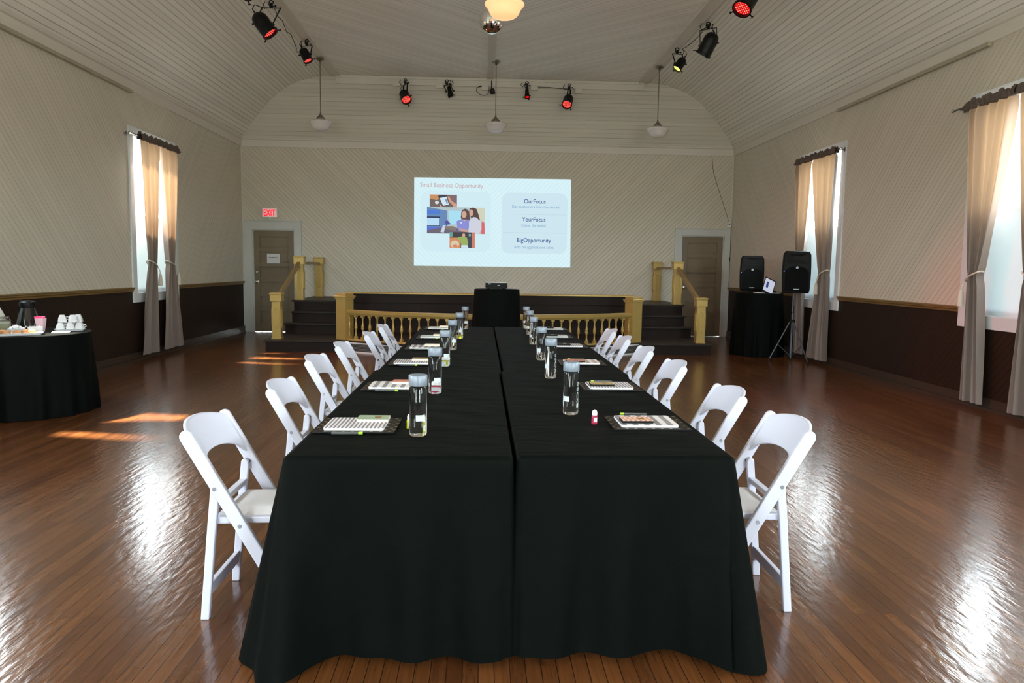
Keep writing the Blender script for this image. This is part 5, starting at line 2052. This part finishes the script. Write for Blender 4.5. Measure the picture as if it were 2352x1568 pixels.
# ------------------------------------------------------------------ loudspeakers
M_led = emis('blue_led', (0.15, 0.2, 1.0, 1), 3.0)
def speaker(x, y, z, rz, tilt, w, h, label):
    r = empty('loudspeaker', (x, y, z), rz)
    d = 0.34
    mb = MB()
    sec = []
    for t in [i / 12 for i in range(13)]:
        zz = h * t
        e = 0.02 * (1 if t in (0.0, 1.0) else 0)
        bulge = 0.012 * math.sin(PI * t)
        sec.append((zz, w / 2 + bulge - (0.03 if t == 1 else 0.012 if t == 0 else 0), e))
    rows = []
    for zz, hw, e in sec:
        rows.append([(hw - 0.03, -d * 0.45 + e * 0.3, zz), (hw, -d * 0.38, zz), (hw * 0.72, d * 0.5 - e, zz), (-hw * 0.72, d * 0.5 - e, zz), (-hw, -d * 0.38, zz), (-hw + 0.03, -d * 0.45 + e * 0.3, zz)])
    mb.grid(rows, closed=True)
    mb.add(rows[0], [tuple(reversed(range(6)))])
    mb.add(rows[-1], [tuple(range(6))])
    mb.build('cabinet', M_black, r, bevel=0.012, smooth=True)
    yf = -d * 0.45 - 0.006
    mb = MB()
    # lower perforated grille with an arched top
    pts = [(-w * 0.42, 0.035), (w * 0.42, 0.035), (w * 0.43, h * 0.50)]
    for i in range(13):
        a = math.radians(10 + 160 * i / 12)
        pts.append((w * 0.40 * math.cos(a), h * 0.50 + w * 0.22 * math.sin(a)))
    pts.append((-w * 0.43, h * 0.50))
    mb.prism(pts, yf - 0.012, yf + 0.008, 'Y')
    mb.build('grille', M_grillm, r, bevel=0.006)
    mb = MB()
    # horn flare above
    hz0, hz1 = h * 0.70, h * 0.93
    o_ = [(-w * 0.40, hz0), (w * 0.40, hz0), (w * 0.38, hz1), (-w * 0.38, hz1)]
    i_ = [(-w * 0.12, (hz0 + hz1) / 2 - 0.02), (w * 0.12, (hz0 + hz1) / 2 - 0.02), (w * 0.12, (hz0 + hz1) / 2 + 0.04), (-w * 0.12, (hz0 + hz1) / 2 + 0.04)]
    vs = [(a, yf - 0.006, b) for a, b in o_] + [(a, yf + 0.0035, b) for a, b in i_]
    mb.add(vs, [(0, 1, 5, 4), (1, 2, 6, 5), (2, 3, 7, 6), (3, 0, 4, 7), (4, 5, 6, 7)])
    mb.build('horn', M_black, r)
    mb = MB()
    mb.lathe([(0.0, -0.016), (0.020, -0.015), (0.022, -0.010), (0.0, -0.010)], 16, (0, yf, h * 0.605), ax='Y')
    mb.build('badge', M_steel, r)
    mb = MB()
    mb.box(-0.045, 0.045, yf - 0.015, yf - 0.011, 0.058, 0.070)
    mb.build('name_plate', M_steel, r)
    mb = MB()
    mb.lathe([(0.0, -0.006), (0.007, -0.004), (0.007, 0.0), (0.0, 0.001)], 10, (-w * 0.465, yf, h * 0.52), ax='Y')
    mb.build('power_light', M_led, r)
    tag(r, label, 'loudspeaker', 'black loudspeakers')
    return r
speaker(4.79, 13.36, 1.09, -0.20, 0, 0.40, 0.625, 'black loudspeaker standing left of the tablet by the right door')
speaker(5.00, 11.95, 1.105, -0.22, 0, 0.42, 0.665, 'larger black loudspeaker on the tripod in front of the right wall curtains')
M_stand = mat('grey_blue_stand_paint', srgb(84, 92, 100), 0.4, metal=0.6)
def stand(x, y, ztop, legs, spread_z, label, m_):
    r = empty('speaker_stand', (x, y, 0))
    mb = MB()
    mb.cyl((0, 0, 0.05), (0, 0, 0.78), 0.019, 12)
    mb.cyl((0, 0, 0.75), (0, 0, ztop), 0.0155, 12)
    mb.build('pole', m_, r, smooth=True)
    mb = MB()
    mb.lathe([(0.0, 0.62), (0.045, 0.62), (0.045, 0.66), (0.026, 0.68), (0.0, 0.68)], 16)
    mb.build('collar', M_black, r, smooth=True)
    mb = MB()
    mb.cyl((0, 0, 0.78), (-0.05, -0.02, 0.80), 0.012, 10)
    mb.build('knob', M_black, r)
    for lx, ly in legs:
        f = Vector((lx - x, ly - y, 0.012))
        a = Vector((0, 0, 0.64))
        k = Vector((f.x, f.y, 0)).normalized() * 0.035
        mb = MB()
        mb.cyl(a + k, f, 0.011, 10)
        mid = (a + k) * 0.42 + f * 0.58
        mb.cyl(mid, Vector((k.x * 0.6, k.y * 0.6, 0.10)), 0.007, 8)
        lg = mb.build('leg', m_, r, smooth=True)
        mb = MB()
        mb.cyl(f + Vector((0, 0, -0.012)), f + Vector((-k.x * 0.5, -k.y * 0.5, 0.03)), 0.015, 10)
        mb.build('rubber_foot', M_black, lg, smooth=True)
    tag(r, label, 'speaker stand', 'loudspeaker stands')
    return r
stand(5.00, 11.97, 1.105, [(4.665, 12.02), (5.10, 11.52), (5.14, 12.35)], 0.6, 'grey metal tripod stand under the larger loudspeaker, in front of the curtain', M_stand)
stand(4.79, 13.38, 1.09, [(4.42, 13.15), (5.05, 13.05), (4.85, 13.80)], 0.6, 'dark tripod stand mostly hidden behind the tall black table by the right door', M_blackm)

# tablet, papers and small items on the tall table
r = empty('tablet', (4.84, 12.68, 1.080), 0.12)
tag(r, 'tablet with a lit screen leaning on the tall black table', 'tablet')
Mt_ = Matrix.Rotation(math.radians(24), 4, 'Y') @ Matrix.Rotation(math.radians(-18), 4, 'X')
mb = MB(Mt_)
mb.prism([(x, z + 0.136) for x, z in rounded(0.212, 0.268, 0.012)], 0.0, 0.008, 'Y')
mb.build('case', M_black, r)
mb = MB(Mt_)
mb.box(-0.092, 0.092, -0.0012, 0.0, 0.022, 0.250)
mb.build('screen', emis('tablet_screen', srgb(206, 212, 230), 0.85), r)
mb = MB(Mt_)
mb.prism([(-0.055, 0.09), (-0.02, 0.08), (-0.012, 0.12), (-0.02, 0.17), (-0.012, 0.195), (-0.05, 0.20), (-0.06, 0.15)], -0.0020, -0.0013, 'Y')
mb.build('screen_picture', emis('tablet_blue', srgb(58, 70, 130), 0.9), r)
mb = MB(Mt_)
mb.box(-0.02, 0.02, 0.008, 0.012, 0.05, 0.12)
mb.build('stand_flap', M_black, r)
for x, y, w, d, rz, lb in ((4.66, 12.58, 0.15, 0.10, 0.3, 'white papers left of the tablet on the tall black table'), (4.94, 12.55, 0.13, 0.08, -0.1, 'white cards right of the tablet on the tall black table')):
    mb = MB()
    mb.box(-w / 2, w / 2, -d / 2, d / 2, 0.0, 0.006)
    mb.box(-w / 2 + 0.01, w / 2 + 0.012, -d / 2 + 0.012, d / 2, 0.006, 0.010)
    o = mb.build('paper_stack', M_paper, loc=(x, y, 1.0765))
    o.rotation_euler = (0, 0, rz)
    tag(o, lb, 'papers')
mb = MB()
mb.box(-0.10, 0.10, -0.05, 0.05, 0.0, 0.035)
o = mb.build('mixer_box', M_black, bevel=0.005, loc=(4.98, 12.95, 1.076))
tag(o, 'low black box behind the tablet on the tall black table', 'box')
mb = MB()
mb.box(-0.03, 0.03, -0.02, 0.0, 0.0, 0.10)
o = mb.build('power_adapter', M_white, bevel=0.006, loc=(5.205, 12.05, 0.99))
o.location = (5.376, 12.62, 0.93)
tag(o, 'white power adapter plugged in behind the larger loudspeaker', 'adapter')

# ------------------------------------------------------------------ coffee table items
TT = 0.766
th = math.radians(30)
r = empty('serving_tray', (-4.30, 7.06, TT), th)
tag(r, 'white rectangular tray of sandwich cookies at the front of the coffee table', 'tray')
def dish(w, d, h, t=0.006, flare=1.2):
    mb = MB()
    rows = []
    for z, s_ in ((0.0, 1.0), (h, flare), (h, flare - 0.04), (t, 0.97)):
        rows.append([(x, y, z) for x, y in rounded(w * s_, d * s_, min(w, d) * 0.12 * s_)])
    mb.grid(rows, closed=True)
    mb.add(rows[0], [tuple(reversed(range(len(rows[0]))))])
    mb.add(rows[-1], [tuple(range(len(rows[-1])))])
    return mb
dish(0.46, 0.17, 0.020, flare=1.10).build('dish', M_china, r, smooth=True, ang=30)
M_cookie = mat('baked_cookie', srgb(196, 142, 92), 0.75, noise=0.18, nscale=40, bump=0.002, bscale=60)
M_cream_f = mat('cream_filling', srgb(226, 200, 170), 0.6)
def cookie():
    r = empty('sandwich_cookie')
    mb = MB()
    mb.lathe([(0.0, 0.0), (0.026, 0.0), (0.031, 0.005), (0.029, 0.012), (0.0, 0.012)], 20)
    mb.lathe([(0.0, 0.018), (0.029, 0.018), (0.032, 0.024), (0.029, 0.034), (0.020, 0.040), (0.0, 0.043)], 20)
    mb.build('biscuit', M_cookie, r, smooth=True)
    mb = MB()
    mb.lathe([(0.0, 0.011), (0.027, 0.011), (0.028, 0.019), (0.0, 0.019)], 20)
    mb.build('filling', M_cream_f, r, smooth=True)
    return r
ck = cookie()
ctab = [(-0.205, -0.03, 'leftmost front'), (-0.11, -0.025, 'second from left, front'), (-0.03, 0.0, 'third from left'), (0.045, -0.035, 'fourth from left, front'), (0.11, 0.02, 'fifth from left, back'), (0.165, -0.03, 'rightmost, front'), (-0.16, 0.045, 'back left'), (-0.065, 0.05, 'back middle')]
cs, sn = math.cos(th), math.sin(th)
for i, (a, b, lb) in enumerate(ctab):
    o = ck if i == 0 else copy_tree(ck)
    o.location = (-4.30 + a * cs - b * sn, 7.06 + a * sn + b * cs, TT + 0.006)
    o.rotation_euler = (0, 0, i * 0.7)
    tag(o, 'golden brown sandwich cookie on the white tray, ' + lb, 'cookie', 'cookies on the tray')
# glass jars
M_milk = mat('pale_milky_drink', srgb(186, 184, 150), 0.4)
M_foam = mat('white_foam', srgb(226, 226, 214), 0.7)
for i, (x, y, lb) in enumerate(((-4.66, 7.26, 'glass jar of pale drink with metal lid, left one behind the cookie tray'), (-4.53, 7.32, 'glass jar of pale drink with metal lid, right one behind the cookie tray'))):
    r = empty('glass_jar', (x, y, TT))
    tag(r, lb, 'jar', 'glass jars on the coffee table')
    mb = MB()
    mb.lathe([(0.0, 0.0), (0.060, 0.0), (0.066, 0.006), (0.066, 0.085), (0.0, 0.085)], 28)
    mb.build('drink', M_milk, r, smooth=True)
    mb = MB()
    mb.lathe([(0.0, 0.085), (0.066, 0.085), (0.066, 0.105), (0.05, 0.112), (0.0, 0.114)], 28)
    mb.build('foam', M_foam, r, smooth=True)
    mb = MB()
    mb.lathe([(0.0, -0.0005), (0.066, -0.0005), (0.070, 0.005), (0.070, 0.120), (0.055, 0.132), (0.055, 0.14), (0.052, 0.14), (0.052, 0.131), (0.067, 0.119), (0.067, 0.006), (0.062, 0.001)], 28)
    mb.build('glass', M_glass, r, smooth=True)
    mb = MB()
    mb.lathe([(0.0, 0.150), (0.048, 0.150), (0.058, 0.146), (0.058, 0.136), (0.0, 0.136)], 28)
    mb.build('lid', M_chrome, r, smooth=True)
    mb = MB()
    mb.tube([(0.068, 0, 0.085), (0.105, 0, 0.082), (0.108, 0, 0.045), (0.069, 0, 0.035)], 0.004, 8)
    mb.build('handle', M_glass, r, smooth=True)
# coffee carafe
M_dglass = mat('dark_coffee_glass', srgb(14, 12, 11), 0.06, spec=0.8)
r = empty('coffee_carafe', (-4.43, 7.56, TT), -0.5)
tag(r, 'dark glass coffee carafe with black lid and handle on the coffee table', 'carafe')
mb = MB()
mb.lathe([(0.0, 0.0), (0.095, 0.0), (0.108, 0.012), (0.104, 0.06), (0.086, 0.14), (0.066, 0.20), (0.058, 0.23), (0.0, 0.23)], 32)
mb.build('jug', M_dglass, r, smooth=True)
mb = MB()
mb.lathe([(0.0, 0.225), (0.066, 0.225), (0.074, 0.25), (0.072, 0.275), (0.055, 0.292), (0.0, 0.300)], 28)
mb.prism([(0.04, 0.25), (0.105, 0.268), (0.10, 0.285), (0.04, 0.29)], -0.02, 0.02, 'Y')
mb.build('lid', M_black, r, smooth=True)
mb = MB()
mb.tube([(-0.06, 0, 0.27), (-0.11, 0, 0.285), (-0.145, 0, 0.24), (-0.145, 0, 0.14), (-0.105, 0, 0.07)], 0.012, 10)
mb.build('handle', M_black, r, smooth=True)
# cup of pink sweetener packets
r = empty('sweetener_cup', (-4.245, 7.44, TT))
tag(r, 'pale square cup filled with pink sweetener packets', 'cup')
mb = MB()
rows = []
for z, s_ in ((0.0, 0.050), (0.13, 0.078), (0.13, 0.072), (0.01, 0.046)):
    rows.append([(x, y, z) for x, y in rounded(s_, s_, 0.008)])
mb.grid(rows, closed=True)
mb.add(rows[0], [tuple(reversed(range(len(rows[0]))))])
mb.add(rows[-1], [tuple(range(len(rows[-1])))])
mb.build('cup', mat('pale_pink_china', srgb(222, 186, 200), 0.3), r)
for i in range(7):
    mb = MB(Matrix.Translation((-0.022 + 0.007 * i, random.uniform(-0.012, 0.012), 0.06)) @ Matrix.Rotation(-0.25 + 0.06 * i, 4, 'Y'))
    mb.box(-0.002, 0.002, -0.020, 0.020, 0, 0.09)
    mb.build('packet', mat('pink_packet', srgb(232, 96, 140), 0.6), r)
# creamer dish and sugar
r = empty('packet_holder', (-4.235, 7.33, TT), th)
tag(r, 'low white china packet holder beside the pink sweetener cup', 'holder')
mb = MB()
mb.box(-0.06, 0.06, -0.035, 0.035, 0, 0.004)
for a in ((-0.06, -0.056, -0.035, 0.035), (0.056, 0.06, -0.035, 0.035), (-0.06, 0.06, -0.035, -0.031), (-0.06, 0.06, 0.031, 0.035)):
    mb.box(a[0], a[1], a[2], a[3], 0, 0.058)
mb.build('box', M_china, r, bevel=0.002)
mb = MB()
for k in range(9):
    mb.box(-0.045 + 0.01 * k, -0.040 + 0.01 * k, -0.026, 0.026, 0.006, 0.064)
mb.build('packets', M_paper, r)
r = empty('sugar_dish', (-4.385, 7.28, TT), th)
tag(r, 'shallow white dish heaped with sugar cubes behind the cookie tray', 'dish')
dish(0.125, 0.09, 0.045, flare=1.25).build('dish', M_china, r, smooth=True, ang=30)
ro = random.Random(9)
o = MB()
for k in range(46):
    a, q_ = ro.uniform(0, 2 * PI), ro.uniform(0, 1) ** 0.6
    x, y = q_ * 0.062 * math.cos(a), q_ * 0.042 * math.sin(a)
    z = 0.038 + 0.030 * (1 - q_) + ro.uniform(0, 0.005)
    o.M = Matrix.Translation((x, y, z)) @ Matrix.Rotation(ro.uniform(0, 3), 4, 'Z') @ Matrix.Rotation(ro.uniform(0, 1), 4, 'X')
    o.box(-0.007, 0.007, -0.007, 0.007, -0.007, 0.007)
q = o.build('sugar_cubes', mat('sugar', srgb(240, 240, 240), 0.8), r)
q['kind'] = 'stuff'
# cups stacked upside down on a tray
r = empty('cup_tray', (-4.07, 7.62, TT), math.radians(25))
tag(r, 'white tray holding the stacked white cups on the coffee table', 'tray')
dish(0.23, 0.15, 0.018, flare=1.15).build('dish', M_china, r, smooth=True, ang=30)
def cup():
    r = empty('cup')
    mb = MB()
    rows = []
    for z, s_, rd in ((0.0, 0.078, 0.014), (0.014, 0.078, 0.014), (0.055, 0.060, 0.012), (0.066, 0.046, 0.012), (0.072, 0.044, 0.012), (0.072, 0.036, 0.010), (0.067, 0.034, 0.010)):
        rows.append([(x, y, z) for x, y in rounded(s_, s_, rd)])
    mb.grid(rows, closed=True)
    mb.add(rows[-1], [tuple(range(len(rows[-1])))])
    mb.build('bowl', M_china, r, smooth=True, ang=40)
    mb = MB()
    mb.tube([(0.034, 0, 0.052), (0.056, 0, 0.050), (0.060, 0, 0.034), (0.038, 0, 0.022)], 0.0045, 8)
    mb.build('handle', M_china, r, smooth=True)
    return r
c0 = cup()
lv = [(-0.075, -0.03, 0, 0.3, 'bottom layer, front left'), (0.01, -0.035, 0, 1.9, 'bottom layer, front middle'), (0.088, -0.028, 0, 0.1, 'bottom layer, front right'), (-0.035, 0.048, 0, 2.5, 'bottom layer, back left'), (0.055, 0.05, 0, 4.0, 'bottom layer, back right'),
      (-0.06, 0.0, 1, 0.5, 'top layer, left'), (0.03, -0.02, 1, 2.2, 'top layer, middle'), (0.075, 0.03, 1, 5.0, 'top layer, right')]
for i, (a, b, l, rz, lb) in enumerate(lv):
    o = c0 if i == 0 else copy_tree(c0)
    ang = math.radians(25)
    o.location = (-4.07 + a * math.cos(ang) - b * math.sin(ang), 7.62 + a * math.sin(ang) + b * math.cos(ang), TT + 0.008 + 0.0745 * l)
    o.rotation_euler = (0, 0, rz)
    tag(o, 'white cup turned upside down on the cup tray, ' + lb, 'cup', 'white cups on the tray')
mb = MB()
mb.box(-0.075, 0.075, -0.035, 0.035, 0, 0.010)
mb.box(-0.068, 0.080, -0.030, 0.038, 0.010, 0.016)
o = mb.build('napkins', M_paper, loc=(-4.00, 7.33, TT), bevel=0.002)
o.rotation_euler = (0, 0, math.radians(25))
tag(o, 'folded white napkins in front of the stacked cups', 'napkins')
# leaning card at the left edge
r = empty('menu_card', (-4.745, 7.62, TT), math.radians(25))
tag(r, 'white card leaning at the far left of the coffee table', 'card')
mb = MB(Matrix.Rotation(math.radians(-24), 4, 'Y'))
mb.box(-0.16, 0.10, 0.0, 0.006, 0.0, 0.27)
mb.build('card', mat('cream_card', srgb(205, 198, 184), 0.6), r)
mb = MB(Matrix.Rotation(math.radians(-24), 4, 'Y'))
for k in range(6):
    mb.box(-0.10, 0.03 + 0.02 * (k % 3), -0.001, 0.0, 0.21 - 0.03 * k, 0.218 - 0.03 * k)
mb.build('print', M_ink, r)
